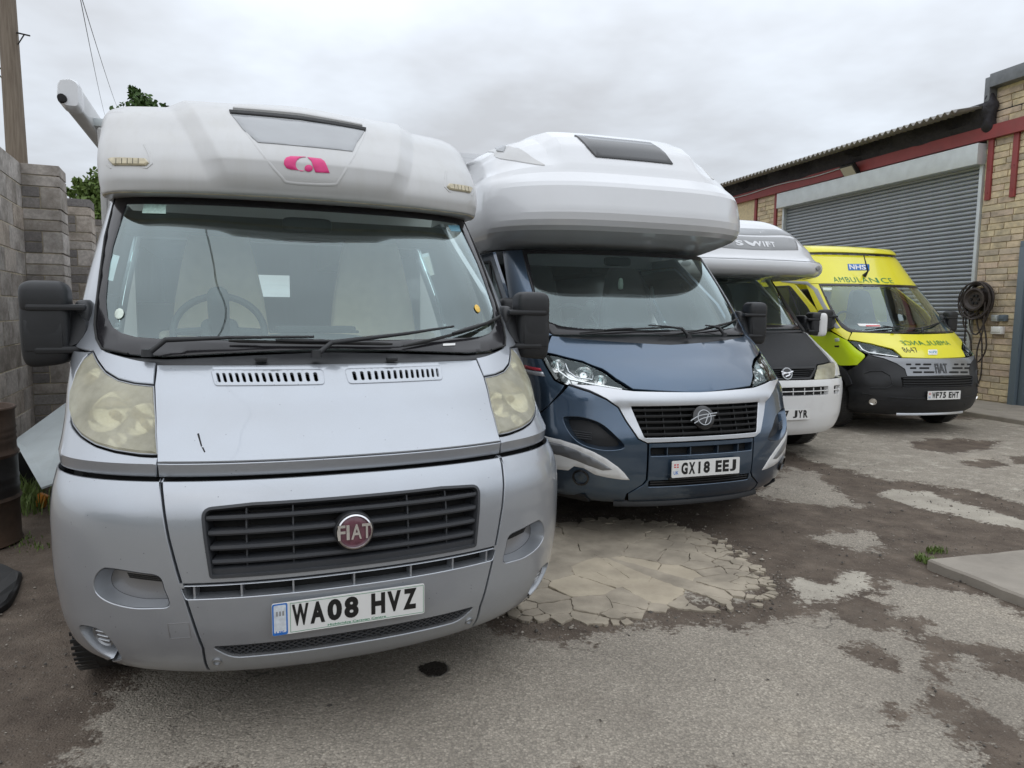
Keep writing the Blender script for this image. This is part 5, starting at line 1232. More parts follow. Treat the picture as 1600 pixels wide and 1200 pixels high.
    # marker lamps
    def mk(f):
        t = panel(K, f(fillet(k([(170, 250), (176, 247.5), (228, 249), (233, 255), (228, 259.5), (178, 259)]), .004)), 'marker_lamp', A['lamp_yellow'], cap, .012, .02, .02, bev=.005)
        for i in range(5):
            q = k([(184+i*8.5, 250)])[0], k([(184+i*8.5, 258)])[0]; bar(K, f([q[0], q[1]]), rsec(.003, .0015), 'lens_rib', A['void'], t, .011)
        bar(K, f(k([(167, 256), (173, 262), (230, 262), (237, 256), (233, 240), (226, 226)])), rsec(.012, .005), 'lamp_moulding', A['gelcoat'], cap, -.002)
    both(mk)
    gp = k([(361, 179), (381, 204), (403, 223), (551, 237), (558, 222), (571, 203)]); flat_on(K, fillet(gp, .004), 'grey_panel', A['gelcoat_grey'], cap, .003, .03)
    sk = k([(358, 173), (470, 183), (572, 201), (571, 205.5), (470, 188), (360, 178)]); panel(K, sk, 'skylight_seal', A['void'], cap, .008, .02, .03, bev=.003)
    sk = k([(372, 167), (470, 172), (560, 192), (566, 199), (470, 181), (364, 172)]); panel(K, sk, 'skylight', A['gelcoat'], cap, .016, .02, .03, bev=.004)
    # logo: rounded bar with a bitten circle and a slanted leg
    def lg(pts): return k([(443+(x/290)*(515-443), 244.5+(y/108)*(271-244.5)+(0)) for x, y in pts])
    body = [(45, 0), (140, 4)]+[(128+52*math.cos(t)*1.0, 52+46*math.sin(t)) for t in np.linspace(-1.35, -4.35, 12)]+[(135, 92), (45, 84), (18, 74), (2, 50), (4, 26), (18, 8)]
    flat_on(K, lg(body), 'logo_bowl', A['pink'], cap, .003, .02); leg = [(150, 6), (235, 16), (256, 30), (290, 106), (200, 102), (184, 60), (175, 32)]; flat_on(K, lg(leg), 'logo_leg', A['pink'], cap, .003, .02)
    flat_on(K, lg([(158+26*math.cos(t), 76+22*math.sin(t)) for t in np.linspace(0, 6.283, 20, endpoint=False)]), 'logo_dot', A['pink'], cap, .0034, .02)
    # stained drip edge
    bar(K, [(u, .055) for u in np.linspace(-1.0, 1.0, 60)], rsec(.012, .004), 'drip_edge', A['mortar'], cap, -.002)
    # --- body, awning, wheels, cabin
    hab_body(rt, 2.64, 6.6, 1.09, .42, 2.60, 'gelcoat', (-.30, .32, 1.66, 1.92)); 
    m = MB(); m.box((0, 2.15, 1.98), (1.8, .4, .10)); m.build('roof_lining', A['cabin'], rt, 0)
    aw = root_child('awning', rt); ax, az = -1.18, 2.715
    prof = fillet([(-.055, -.03), (-.03, -.085), (.05, -.085), (.05, .05), (.015, .07), (-.045, .05)], .02, 5); V = []; n = len(prof)
    for b in (2.45, 6.4): V += [(ax+a, b, az+c) for a, c in prof]
    mb = MB(); mb.V = V; mb.F = [(j, (j+1) % n, n+(j+1) % n, n+j) for j in range(n)]; mb.build('case', A['gelcoat'], aw, 40)
    pr2 = fillet([(-.062, -.04), (-.03, -.092), (.055, -.092), (.055, .055), (.015, .078), (-.052, .06)], .03, 6); n = len(pr2)
    V = [(ax+a, 2.45, az+c) for a, c in pr2]+[(ax+a, 2.36, az+c) for a, c in pr2]+[(ax+a*.85, 2.335, az+c*.85) for a, c in pr2]
    mb = MB(); mb.V = V; mb.F = [(r*n+j, r*n+(j+1) % n, (r+1)*n+(j+1) % n, (r+1)*n+j) for r in (0, 1) for j in range(n)]+[tuple(2*n+j for j in range(n))[::-1]]; mb.build('end_cap', A['gelcoat_clean'], aw, 50)
    MB().lathe([(0, -.02), (.022, -.018), (.026, .02)], (ax-.03, 2.33, az-.045), 'Y', 14).build('crank_socket', A['void'], aw, 40)
    MB().box((ax+.09, 4.6, az-.05), (.09, 3.6, .05), bev=.006).build('bracket', A['galv'], aw, 40)
    for b in (.948, 4.8):
        for s in (-1, 1): wheel(rt, s*.875, b)
    interior(rt, S, [(-.42, 2.05, 1.13), (.46, 2.0, 1.13)], 'cream')
    MB().box((0, 2.0, .40), (1.5, 2.2, .12)).build('chassis', A['void'], rt, 0)
    return rt
van1()
# ------------------------------------------------------------------ 2: slate blue motorhome with the big overcab
WS = [(1.34, -.55, .975, .42, 2.5), (1.6, -.80, .955, .40, 2.5), (1.8, -.99, .930, .39, 2.5), (2.0, -1.19, .900, .37, 2.5)]
T2 = [(.245, -.12, .87, .58, 2.3), (.29, -.065, .945, .58, 2.3), (.38, -.02, .972, .58, 2.3), (.50, .0, .985, .57, 2.3), (.62, .002, .988, .56, 2.3), (.70, -.004, .988, .55, 2.3), (.80, -.035, .985, .54, 2.3), (.90, -.066, .980, .53, 2.3), (.96, -.082, .978, .52, 2.3), (1.0, -.115, .976, .50, 2.3), (1.1, -.225, .975, .49, 2.3), (1.2, -.355, .976, .46, 2.4), (1.28, -.455, .976, .44, 2.4)]+WS
def upper_cab(S, rt, p, paint_, ws_px, sc_px, wing_px, inn_px, wtop, scv, wbv, glassmat='glass', seam=True, rubber=True, door_paint=None, hlout=None):
    """pillars, doors, scuttle and windscreen shared by the newer cabs"""
    A = M; ws = p(ws_px); ws = [(ws[0][0], wtop)]+ws[1:]; sc = p(sc_px); wing = p(wing_px)
    def pil(f):
        panel(S, f(ws+sc[:1]+wing+[(-1.44, 1.345), (-1.44, wtop)]), 'pillar', paint_, rt, 0, .02, .04, gap=.0015)
        dp = [(-1.46, 1.31), (-1.47, 1.6), (-1.72, 2.02), (-2.62, 2.02), (-2.62, .42), (-2.30, .42), (-2.16, .8), (-2.12, 1.31)]
        win = fillet([(-1.60, 1.40), (-1.62, 1.62), (-1.80, 1.94), (-2.5, 1.94), (-2.5, 1.40)], .05)
        d = panel(S, f(dp), 'cab_door', door_paint or paint_, rt, 0, .03, .08, holes=[f(win)], gap=.004); panel(S, f(win), 'door_window', A['glass_dark'], d, -.012, .004, .1)
        bar(S, resample(ccw(f(win)), .05), rsec(.022, .006), 'window_seal', A['plastic'], d, -.004, closed=True); bar(S, f([(-1.86, 1.40), (-1.86, 1.93)]), rsec(.03, .006), 'quarter_bar', A['plastic'], d, -.008)
        MB().box(at_skin(S, f([(-2.45, 1.15)])[0], .02), (.03, .16, .035), bev=.01).build('door_handle', A['plastic'], d, 40)
    both(pil)
    left = ws+[(sc[0][0]+.02, sc[0][1]+.006)]
    wl = half(wtop, left, wbv); inn = p(inn_px); il = half(wtop-.035, [(inn[0][0], wtop-.035)]+inn[1:], inn[-1][1])
    w = panel(S, wl, 'windscreen', A[glassmat], rt, -.004, .004, .05, bev=.0005, smooth=180); panel(S, wl, 'black_border', A['frit'], w, -.001, .002, .04, holes=[il], bev=.0005, smooth=180)
    panel(S, half(wbv-.004, [(sc[0][0]+.02, sc[0][1]+.002)]+sc[1:], scv), 'scuttle_panel', A['plastic'], rt, -.012, .02, .05)
    return w, ws, sc
def wheels4(rt, bs=(.948, 4.8), x=.875, rim='steel'):
    for b in bs:
        for s in (-1, 1): wheel(rt, s*x, b, rim=rim)
def van2():
    fr = Frame(1.279, 4.563, 18.73); S = cab_skin(T2, fr); p = S.px; A = M; c2 = lambda *q: [(780+x/3.3333, 480+y/3.3333) for x, y in q]; c1 = lambda *q: [(700+x/3.3333, 180+y/3.3333) for x, y in q]
    rt = root('motorhome', 'slate blue motorhome with tall glossy white overcab, second in the row', 'motorhome', tuple(fr.o), fr.psi, 'motorhomes parked in a row'); uc = S.ub(.948, .5); AR = .43
    panel(S, [(-1.5, .30), (1.5, .30), (1.5, .80), (1.35, .92), (1.35, 1.22), (-1.35, 1.22), (-1.35, .92), (-1.5, .80)], 'dark_gap_backing', A['void'], rt, -.10, .01, .08)
    # bonnet
    ht = c2((215, 243), (290, 254), (430, 289), (530, 333), (600, 384), (690, 437)); hb = c2((650, 431), (500, 407), (350, 401), (290, 376), (250, 312))
    bt = p([(862, 524), (856, 538)]+c2((225, 232), (292, 246), (435, 281), (537, 326), (607, 378), (696, 431))); vb = p(c2((1030, 446)))[0][1]; vt = p(c2((850, 193)))[0][1]
    o = panel(S, half(vt, bt, vb), 'bonnet', A['slate'], rt, 0, .02, .035, gap=.002, bump=lambda u, v: .012*np.clip((.62-np.abs(u))/.10, 0, 1)*np.clip((1.22-v)/.1, 0, 1)*np.clip((v-.98)/.06, 0, 1))
    # headlamps
    hl = p(ht+hb)
    def lamp(f):
        L = f(hl); t = recess(S, L, 'headlight', A['plastic_gloss'], A['reflector'], rt, .08, .84, -.004)
        panel(S, L, 'lens', A['glass_clear'], t, .004, .008, .03, bev=.003, gap=.002)
        sgn = 1 if L == hl else -1
        for c, r in (((870, 570), .055), ((912, 582), .062), ((938, 592), .045)):
            q = p([c])[0]; q = (q[0]*sgn, q[1]); lathe_on(S, q, [(r, .0), (r*.96, -.008), (r*.75, -.03), (r*.4, -.042), (0, -.045)], 'reflector_bowl', A['reflector'], t, -.014); lathe_on(S, q, [(0, .0), (r*.16, -.004), (r*.2, -.02)], 'bulb', A['glass_clear'], t, -.022)
        bar(S, f(p(c2((300, 285), (310, 330), (370, 372), (480, 395), (640, 424)))), rsec(.014, .008), 'light_strip', A['reflector'], t, -.012); bar(S, f(p(c2((345, 290), (360, 330), (400, 360), (485, 372), (490, 350)))), rsec(.010, .008), 'light_guide', A['chrome'], t, -.014); bar(S, f(p(c2((235, 262), (262, 315), (300, 372)))), rsec(.02, .006), 'lamp_edge', A['reflector'], t, -.012)
    both(lamp)
    # silver band round the grille
    gt, gb = p(c2((1020, 511)))[0][1], p(c2((1040, 673)))[0][1]; gl = p(c2((686, 518), (757, 681))); gr = fillet([gl[0], gl[1], (-gl[1][0], gl[1][1]), (-gl[0][0], gl[0][1])], .008, 4)
    bo = p(c2((696, 444), (650, 438), (500, 414), (362, 405), (470, 440), (560, 480), (622, 522), (660, 590), (725, 685), (770, 707))); bb = p(c2((1040, 695)))[0][1]
    panel(S, half(vb-.004, bo, bb), 'grille_surround', A['band'], rt, .006, .03, .03, holes=[gr], gap=.001, bump=lambda u, v: .012*np.clip((v-.90)/.03, 0, 1))
    g = recess(S, gr, 'grille', A['plastic'], A['void'], rt, .07, .985, .0)
    slats(S, g, lambda z: abs(gl[0][0])*(1-.0)-(gt-z)*abs((gl[0][0]-gl[1][0])/(gl[0][1]-gl[1][1]))-.004, [gb+(gt-gb)*k for k in (.87, .68, .49, .30, .11)], A['plastic'], .020, .04, off=-.004); ribs(S, g, [-.42, -.32, -.21, -.10, .10, .21, .32, .42], gb+.004, gt-.004, A['plastic'])
    c = (0., p([(1097, 653)])[0][1]); bd = lathe_on(S, c, [(.082, -.03), (.080, .010), (.070, .016), (0, .018)], 'badge', A['plastic_gloss'], rt, .004, 36)
    lathe_on(S, c, [(.052, .014), (.052, .020), (.047, .020), (.047, .014)], 'ring', A['steel'], bd, .004, 36)
    for q in ([(-.068, -.018), (-.02, .012), (.03, .022), (.066, .026)], [(-.05, -.035), (-.01, -.008), (.03, .006), (.055, .010)], [(.0, -.04), (.012, 0), (.02, .02)]): bar(S, [(c[0]+a, c[1]+b) for a, b in curve(q, 4)], rsec(.006, .003), 'emblem_stroke', A['steel'], bd, .020)
    # lower centre of the bumper
    gap = p(c2((776, 713), (775, 780), (768, 900), (748, 925), (668, 972))); sl = p(c2((790, 736), (791, 778))); sv0, sv1 = p(c2((1060, 724)))[0][1], p(c2((1060, 764)))[0][1]
    slot = fillet([(sl[0][0], sv0), (sl[1][0], sv1), (-sl[1][0], sv1), (-sl[0][0], sv0)], .004, 3); lv0, lv1 = p(c2((1050, 892)))[0][1], p(c2((1050, 922)))[0][1]; lgl = p(c2((772, 910)))[0][0]
    lg = fillet([(lgl+.01, lv0), (lgl+.01, lv1), (-lgl-.01, lv1), (-lgl-.01, lv0)], .006, 3); gi = [(a+.0035, b) for a, b in gap]
    panel(S, half(bb-.006, [(gi[0][0], bb-.006)]+gi+[(gi[-1][0]+.01, .25)], .25), 'bumper_lower', A['slate'], rt, 0, .03, .035, holes=[slot, lg], gap=.002)
    t = recess(S, slot, 'air_slot', A['slate'], A['void'], rt, .05, .98, -.002)
    for u in np.linspace(-.34, .34, 6): bar(S, [(u, z) for z in np.linspace(sv1, sv0, 3)], [(-.04, -.004), (0, -.003), (0, .003), (-.04, .004)], 'divider', A['slate'], t, -.008, n_up=(1, 0, 0))
    t = recess(S, lg, 'lower_grille', A['plastic'], A['void'], rt, .04, .98, -.002)
    for z in (lv0*.7+lv1*.3, lv0*.3+lv1*.7): bar(S, [(u, z) for u in np.linspace(lgl+.02, -lgl-.02, 15)], rsec(.008, .006), 'slat', A['plastic'], t, -.01)
    bar(S, [(u, .262) for u in np.linspace(-.55, .55, 25)], [(0, -.014), (.02, -.012), (.022, .008), (0, .012)], 'lip', A['plastic'], rt, 0, n_up=(0, 0, 1))
    plate(rt, -.018, .506, 'GX18 EEJ', 0, 0, 'gb'); MB().box((0, -.004, .442), (.54, .02, .016), bev=.004).build('plate_holder', A['plastic_gloss'], rt, 40)
    # corners
    bseam = p(c2((345, 412), (252, 520))); 
    du = p(curve([(880, 655), (890, 651.5), (912, 653), (938, 662), (960, 680), (975, 699), (945, 703), (912, 695), (892, 679)], 4, True))
    def corner(f):
        arc = [(-a, b) for a, b in arch_pts(S, uc, AR, 195, 122)]; lp = [(a-.003, b-.001) for a, b in bo[3:]]+[(a-.003, b) for a, b in gap]+[(gap[-1][0]-.02, .25), (-1.2, .252), (-S.ub(.53, .3), .26)]+arc+[bseam[1]]
        o = panel(S, f(lp), 'bumper_corner', A['slate'], rt, 0, .03, .035, holes=[f(du)], gap=.002)
        t = recess(S, f(du), 'air_duct', A['slate'], A['plastic'], o, .05, .88, -.0025); 
        for k in range(4): bar(S, f(p(c2((375+8*k, 640+14*k), (480, 655+12*k)))), rsec(.006, .006), 'louvre', A['plastic_grey'], t, -.03)
        white = p(c2((236, 670), (320, 690), (400, 715), (490, 752), (560, 790), (620, 833), (650, 862), (680, 900), (640, 898), (560, 886), (500, 872), (440, 838), (390, 828), (360, 850), (290, 842), (246, 832))); flat_on(S, f(white), 'white_decal', A['white_paint'], o, .0018, .03)
        grey = p(c2((240, 694), (320, 713), (400, 742), (480, 778), (540, 812), (590, 846), (540, 850), (470, 826), (400, 797), (320, 770), (246, 756))); flat_on(S, f(grey), 'grey_decal', A['gunmetal'], o, .0034, .03)
        q = f(p(c2((425, 886))))[0]; t = lathe_on(S, q, [(.058, -.01), (.056, .008), (.045, .010), (.040, -.012), (.02, -.010), (0, -.009)], 'fog_lamp', A['plastic_gloss'], o, .002, 28); lathe_on(S, q, [(.036, -.006), (.02, .0), (0, .002)], 'fog_glass', A['glass_clear'], t, .0, 24)
        bar(S, f([(-1.25+.0*k, .30) for k in (0,)]+[(-.75, .285)]), [(0, -.05), (.010, -.045), (.012, .04), (0, .05)], 'bumper_sill', A['plastic'], o, -.002)
    both(corner)
    # wing
    def wing(f):
        w0 = p(c2((208, 243), (244, 315), (284, 380), (338, 408)))+bseam[1:]
        arc = [(-a, b) for a, b in arch_pts(S, uc, AR, 45, 118)]; o = panel(S, f([(-1.46, 1.30)]+w0+arc[::-1]+[(-2.1, .8), (-2.1, 1.30)]), 'wing', A['slate'], rt, 0, .02, .05, gap=.002)
        bar(S, f([(-a, b) for a, b in arch_pts(S, uc, AR, -5, 200, 30)]), rsec(.05, .03), 'arch_liner', A['plastic'], rt, -.05)
        flat_on(S, f(p(c2((130, 300), (215, 318), (222, 333), (130, 318)))), 'red_stripe', A['red_stripe'], o, .002); flat_on(S, f(p(c2((130, 322), (228, 338), (240, 362), (130, 340)))), 'silver_stripe', A['band'], o, .002)
    both(wing)
    wtop = 2.0
    w, ws, sc = upper_cab(S, rt, p, A['slate'], c1((385, 700), (420, 850), (450, 950), (468, 1040), (492, 1100), (530, 1135)), c1((545, 1146), (650, 1170), (760, 1182)), c2((262, 147), (240, 200), (222, 228), (206, 240)),
        c1((412, 720), (440, 850), (462, 960), (478, 1030), (520, 1072), (590, 1098), (700, 1110), (950, 1118)), wtop, vt+.004, p(c1((930, 1140)))[0][1])
    wiper(rt, S, p([(1075, 531)])[0], p([(1062, 521)])[0], p([(1010, 514)])[0], [p([(905, 523)])[0], p([(1048, 514)])[0]]); wiper(rt, S, p([(1130, 528)])[0], p([(1118, 519)])[0], p([(1098, 514)])[0], [p([(1030, 527)])[0], p([(1150, 499)])[0]])
    MB().lathe([(0, 0), (.02, .01), (.022, .05), (.015, .09), (0, .10)], (.03, 1.32, 1.70), 'Z', 10).build('hanging_tag', A['sticker_pale'], rt, 60)
    mirror_unit(rt, -1); mirror_unit(rt, 1)
    # overcab
    pf = [(0, -1.44, 2.010), (.05, -1.35, 2.025), (.17, -1.0, 2.088), (.205, -.885, 2.115), (.225, -.835, 2.145), (.255, -.808, 2.185), (.30, -.797, 2.235), (.335, -.80, 2.275), (.47, -.835, 2.43), (.50, -.86, 2.465), (.56, -.965, 2.55), (.60, -1.01, 2.61), (.66, -1.09, 2.68), (.72, -1.175, 2.76), (.78, -1.29, 2.84), (.86, -1.48, 2.92), (.93, -1.8, 2.965), (1, -2.2, 2.99)]
    fy = lambda q: np.interp(q, [a[0] for a in pf], [a[1] for a in pf]); fz = lambda q: np.interp(q, [a[0] for a in pf], [a[2] for a in pf]); fW = pch([0, .1, .2, .235, .34, .55, .70, .86, 1], [.95, 1.02, 1.08, 1.10, 1.115, 1.085, 1.02, .985, 1.05]); fD = pch([0, .2, .35, .86, 1], [.45, .58, .68, .62, .5])
    def C(u, v):
        u = np.asarray(u, float); v = np.asarray(v, float); a = np.radians(np.clip(np.abs(u)/US, 0, 90)); n = 3.0; W = fW(v); x = W*np.sign(u)*np.sin(a)**(2/n); ext = np.maximum(np.abs(u)-U90, 0); b = -fy(v)+fD(v)*(1-np.maximum(np.cos(a), 0)**(2/2.2))+ext
        ax = np.abs(x); k = np.clip((v-.52)/.3, 0, 1); edge = np.clip((ax-.50)/.6, 0, 1)**2*.20*k; hump = np.clip((.62-ax)/.10+.5, 0, 1)*.035*np.clip((v-.58)/.12, 0, 1)
        return np.stack([x+0*v, b-hump*.5, fz(v)-edge+hump], -1)
    K = Skin(C, (-2.6, 2.6), (0, 1), fr, (240, 150)); k = K.px
    cap = grid_skin(K, np.linspace(-2.5, 2.5, 221), knots([a[0] for a in pf]), 'overcab', A['gelcoat_clean'], rt, 11)
    panel(K, fillet(k(c1((655, 108), (860, 128), (1050, 148), (1105, 180), (1172, 258), (770, 220), (722, 168))), .006), 'skylight', A['plastic_gloss'], cap, .012, .015, .03, bev=.004)
    ey = k(c1((192, 182), (222, 148), (330, 165), (430, 212), (505, 263), (390, 248), (250, 222)))
    def eye(f):
        o = panel(K, f(curve(ey, 4, True)), 'marker_pod', A['gelcoat'], cap, .006, .012, .03, bev=.004); panel(K, f(k(c1((242, 168), (275, 160), (300, 178), (292, 196), (255, 190)))), 'marker_lamp', A['gelcoat_grey'], o, .014, .01, .02)
    both(eye)
    bar(K, [(u, .015) for u in np.linspace(-1.4, 1.4, 50)], rsec(.014, .010), 'lower_seal', A['plastic'], cap, 0)
    hab_body(rt, 2.35, 7.0, 1.12, .42, 2.92, 'gelcoat_clean', (-.62, -.36, 1.78, 2.02)); wheels4(rt)
    interior(rt, S, [(-.42, 2.05, 1.08), (.46, 2.0, 1.08)], 'seat_grey'); MB().box((0, 2.0, .40), (1.5, 2.2, .12)).build('chassis', A['void'], rt, 0)
van2()
# ------------------------------------------------------------------ 3: older white motorhome with the black bonnet
def van3():
    fr = Frame(2.813, 7.09, 17); A = M
    T3 = [(.26, -.08, .86, .50, 2.5), (.33, -.03, .93, .50, 2.5), (.50, .0, .962, .48, 2.5), (.70, .0, .968, .46, 2.5), (.83, -.012, .965, .46, 2.5), (.865, -.04, .955, .44, 2.5), (.97, -.075, .95, .44, 2.5), (1.02, -.12, .94, .44, 2.5), (1.2, -.38, .90, .42, 2.5), (1.32, -.56, .885, .40, 2.5), (1.36, -.62, .895, .38, 2.5), (1.6, -.88, .895, .38, 2.5), (1.95, -1.25, .87, .36, 2.5), (2.02, -1.33, .86, .36, 2.5)]
    S = cab_skin(T3, fr); p = S.px; c3 = lambda *q: [(1080+x/3.3346, 320+y/3.3333) for x, y in q]; R_ = lambda *q: p(c3(*q), True)     # traced on the right side, kept as left
    rt = root('motorhome', 'older white motorhome with black bonnet and low overcab lettered SWIFT', 'motorhome', tuple(fr.o), fr.psi, 'motorhomes parked in a row'); uc = S.ub(.93, .5); AR = .41
    panel(S, [(-1.4, .30), (1.4, .30), (1.4, .80), (1.25, .92), (1.25, 1.2), (-1.25, 1.2), (-1.25, .92), (-1.4, .80)], 'dark_gap_backing', A['void'], rt, -.10, .01, .08)
    bl = R_((598, 668), (665, 745), (722, 818), (655, 832), (645, 862)); bl = [(a, min(b, 1.33)) for a, b in bl]
    panel(S, half(1.325, bl, .972), 'bonnet', A['carbon'], rt, 0, .02, .04, gap=.002); hl = R_((657, 838), (722, 823), (742, 824), (748, 900), (700, 908), (643, 911)); hl = fillet(hl, .015, 3)
    def lamp(f):
        t = recess(S, f(hl), 'headlight', A['gunmetal'], A['reflector'], rt, .06, .85, -.004); panel(S, f(hl), 'lens', A['lens_yellow'], t, .006, .01, .03, bev=.004)
    both(lamp)
    wl = R_((727, 818), (604, 664), (612, 660)); 
    gl = R_((650, 866), (630, 934)); gr = fillet([(gl[0][0], .968), (gl[1][0], .862), (-gl[1][0], .862), (-gl[0][0], .968)], .02, 4); g = recess(S, gr, 'grille', A['plastic'], A['void'], rt, .05, .98, .0)
    bar(S, resample(ccw(gr), .03), rsec(.022, .01), 'grille_frame', A['plastic'], g, 0, closed=True); slats(S, g, lambda z: abs(gl[0][0])-.02, [.885, .905, .925, .945], A['plastic'], .009, .03, off=.0)
    bd = lathe_on(S, (0, .914), [(.07, -.01), (.068, .012), (.05, .016), (0, .018)], 'badge', A['plastic_gloss'], rt, .004, 30); lathe_on(S, (0, .914), [(.062, .013), (.062, .018), (.052, .018), (.052, .012)], 'ring', A['steel'], bd, .004, 30)
    for q in ([(-.035, .02), (.0, .006), (.035, .02)], [(-.01, -.035), (.012, -.01), (.0, .006), (-.03, -.01)]): bar(S, [(a, .914+b) for a, b in curve(q, 4)], rsec(.012, .004), 'emblem_stroke', A['chrome'], bd, .022)
    slots = [[(-.44, .775), (-.44, .690), (.44, .690), (.44, .775)], [(-.74, .775), (-.70, .690), (-.56, .690), (-.56, .775)], [(.56, .775), (.56, .690), (.70, .690), (.74, .775)]]; slots = [fillet(q, .012, 3) for q in slots]
    arc = [(-a, b) for a, b in arch_pts(S, uc, AR, 195, 120)]; panel(S, half(.852, [(-1.40, .852)]+arc[::-1]+[(-S.ub(.51, .3), .27)], .27), 'bumper', A['white_paint'], rt, 0, .03, .04, holes=slots, gap=.002)
    for q in slots:
        t = recess(S, q, 'air_slot', A['white_paint'], A['void'], rt, .04, .97, -.002); L = np.array(q); bar(S, [(u, .733) for u in np.linspace(L[:, 0].min(), L[:, 0].max(), 9)], rsec(.010, .01), 'divider', A['white_paint'], t, -.012)
        for u in np.arange(L[:, 0].min()+.07, L[:, 0].max()-.03, .10): bar(S, [(u, .695), (u, .77)], rsec(.008, .008), 'divider', A['white_paint'], t, -.012)
    plate(rt, -.018, .503, 'WX07 JYR'[:4]+' JYR', 0, 0, None)
    def side(f):
        panel(S, f([(-1.42, .86), (-1.20, .868), hl[4] if False else (R_((752, 905))[0][0], .872), R_((750, 826))[0], R_((735, 816))[0], R_((672, 742))[0], R_((606, 664))[0], (-1.40, 1.33), (-2.0, 1.33), (-2.0, .75)]+[(-a, b) for a, b in arch_pts(S, uc, AR, 50, 118)]), 'wing', A['white_paint'], rt, 0, .02, .05, gap=.002)
        bar(S, f([(-a, b) for a, b in arch_pts(S, uc, AR, -5, 200, 30)]), rsec(.06, .03), 'arch_liner', A['plastic'], rt, -.05)
        ws0 = R_((438, 430), (480, 510), (520, 570), (560, 625)); ws0 = [(min(ws0[0][0], -1.05), 2.02)]+ws0[1:]
        panel(S, f(ws0+[(ws0[-1][0]-.02, 1.335), (-1.40, 1.335), (-1.42, 2.02)]), 'pillar', A['void'], rt, 0, .02, .05)
        dp = [(-1.44, .5), (-2.5, .5), (-2.5, 2.0), (-1.60, 2.0), (-1.44, 1.5)]; win = fillet([(-1.50, 1.40), (-1.52, 1.52), (-1.68, 1.93), (-2.42, 1.93), (-2.42, 1.40)], .05)
        dp = [(-2.02, .5), (-2.5, .5), (-2.5, 2.0), (-1.60, 2.0), (-1.45, 1.6), (-1.45, 1.335), (-2.02, 1.335)]
        d = panel(S, f(dp), 'cab_door', A['white_paint'], rt, 0, .03, .08, holes=[f(win)], gap=.004); panel(S, f(win), 'door_window', A['glass_clear'], d, -.012, .004, .1)
    both(side)
    ws0 = R_((438, 430), (480, 510), (520, 570), (560, 625)); ws0 = [(min(ws0[0][0], -1.05), 2.02)]+ws0[1:]; w = panel(S, half(2.02, ws0+[(ws0[-1][0]+.02, 1.36)], 1.36), 'windscreen', A['glass'], rt, -.004, .004, .05, bev=.0005, smooth=180)
    panel(S, half(2.02, ws0+[(ws0[-1][0]+.02, 1.36)], 1.36), 'black_border', A['frit'], w, -.001, .002, .04, holes=[fillet(half(1.985, [(ws0[0][0]+.05, 1.985), (ws0[-1][0]+.06, 1.41)], 1.40), .04)], bev=.0005, smooth=180)
    panel(S, half(1.355, [(ws0[-1][0]+.01, 1.355), (ws0[-1][0]+.03, 1.33)], 1.33), 'scuttle_panel', A['plastic'], rt, -.01, .02, .05)
    wiper(rt, S, R_((520, 660))[0], R_((500, 640))[0], R_((470, 632))[0], [R_((600, 635))[0], R_((395, 650))[0]])
    t = mirror_unit(rt, 1, c=(1.06, .93, 1.41), size=(.20, .16, .27), back='white_paint'); mirror_unit(rt, -1, c=(1.06, .93, 1.41), size=(.20, .16, .27), back='white_paint')
    # overcab
    pf = [(0, -1.44, 1.935), (.10, -.95, 1.93), (.17, -.66, 1.945), (.21, -.585, 1.985), (.25, -.565, 2.04), (.29, -.575, 2.09), (.32, -.62, 2.115), (.36, -.66, 2.14), (.50, -.76, 2.29), (.53, -.785, 2.32), (.66, -.93, 2.47), (.80, -1.2, 2.60), (1, -2.3, 2.71)]
    fy, fz = pch([a[0] for a in pf], [a[1] for a in pf]), pch([a[0] for a in pf], [a[2] for a in pf]); fW = pch([0, .15, .25, .33, .6, .8, 1], [.95, 1.05, 1.075, 1.05, 1.02, .95, 1.03]); fD = pch([0, .25, .6, 1], [.4, .42, .5, .4])
    def C(u, v):
        u = np.asarray(u, float); v = np.asarray(v, float); a = np.radians(np.clip(np.abs(u)/US, 0, 90)); W = fW(v); x = W*np.sign(u)*np.sin(a)**(2/3.2); ext = np.maximum(np.abs(u)-U90, 0); b = -fy(v)+fD(v)*(1-np.maximum(np.cos(a), 0)**(2/2.2))+ext
        ax = np.abs(x); k = np.clip((v-.45)/.35, 0, 1); edge = np.clip((ax-.45)/.6, 0, 1)**2*.22*k; return np.stack([x+0*v, b, fz(v)-edge], -1)
    K = Skin(C, (-2.4, 2.4), (0, 1), fr, (200, 130)); k = K.px; cap = grid_skin(K, np.linspace(-2.3, 2.3, 181), knots([a[0] for a in pf]), 'overcab', A['gelcoat_clean'], rt, 30)
    b1 = k([(1247, 391), (1242, 374), (1237, 372.5), (1200, 371.5)], True); lo = k([(1200, 391.5)])[0][1]; hi = b1[3][1]
    flat_on(K, half(hi, [b1[2], b1[1], b1[0]], lo), 'grey_band', A['decal_grey'], cap, .003, .04); h2 = k([(1200, 369), (1200, 359)]); flat_on(K, half(h2[1][1], k([(1234, 361), (1240, 370.5)], True), h2[0][1]), 'upper_band', A['gelcoat_grey'], cap, .003, .04)
    tb = k([(1151, 384.5), (1212, 386), (1151, 377), (1212, 377.5)]); v0, v1 = (tb[0][1]+tb[1][1])/2, (tb[2][1]+tb[3][1])/2; uu = tb[1][0]-tb[0][0]
    for ch, a0, a1 in (('S', 0, .19), ('W', .215, .49), ('I', .525, .575), ('F', .62, .79), ('T', .81, 1.)): text_skin(K, tb[0][0]+uu*a0, tb[0][0]+uu*a1, v0, v1, ch, 'maker_letter', A['gelcoat_clean'], cap, .006, .045)
    bar(K, [(u, .305) for u in np.linspace(-1.6, 1.6, 60)], rsec(.010, .004), 'seam', A['gelcoat_grey'], cap, 0); q = k([(1278, 419)])[0]
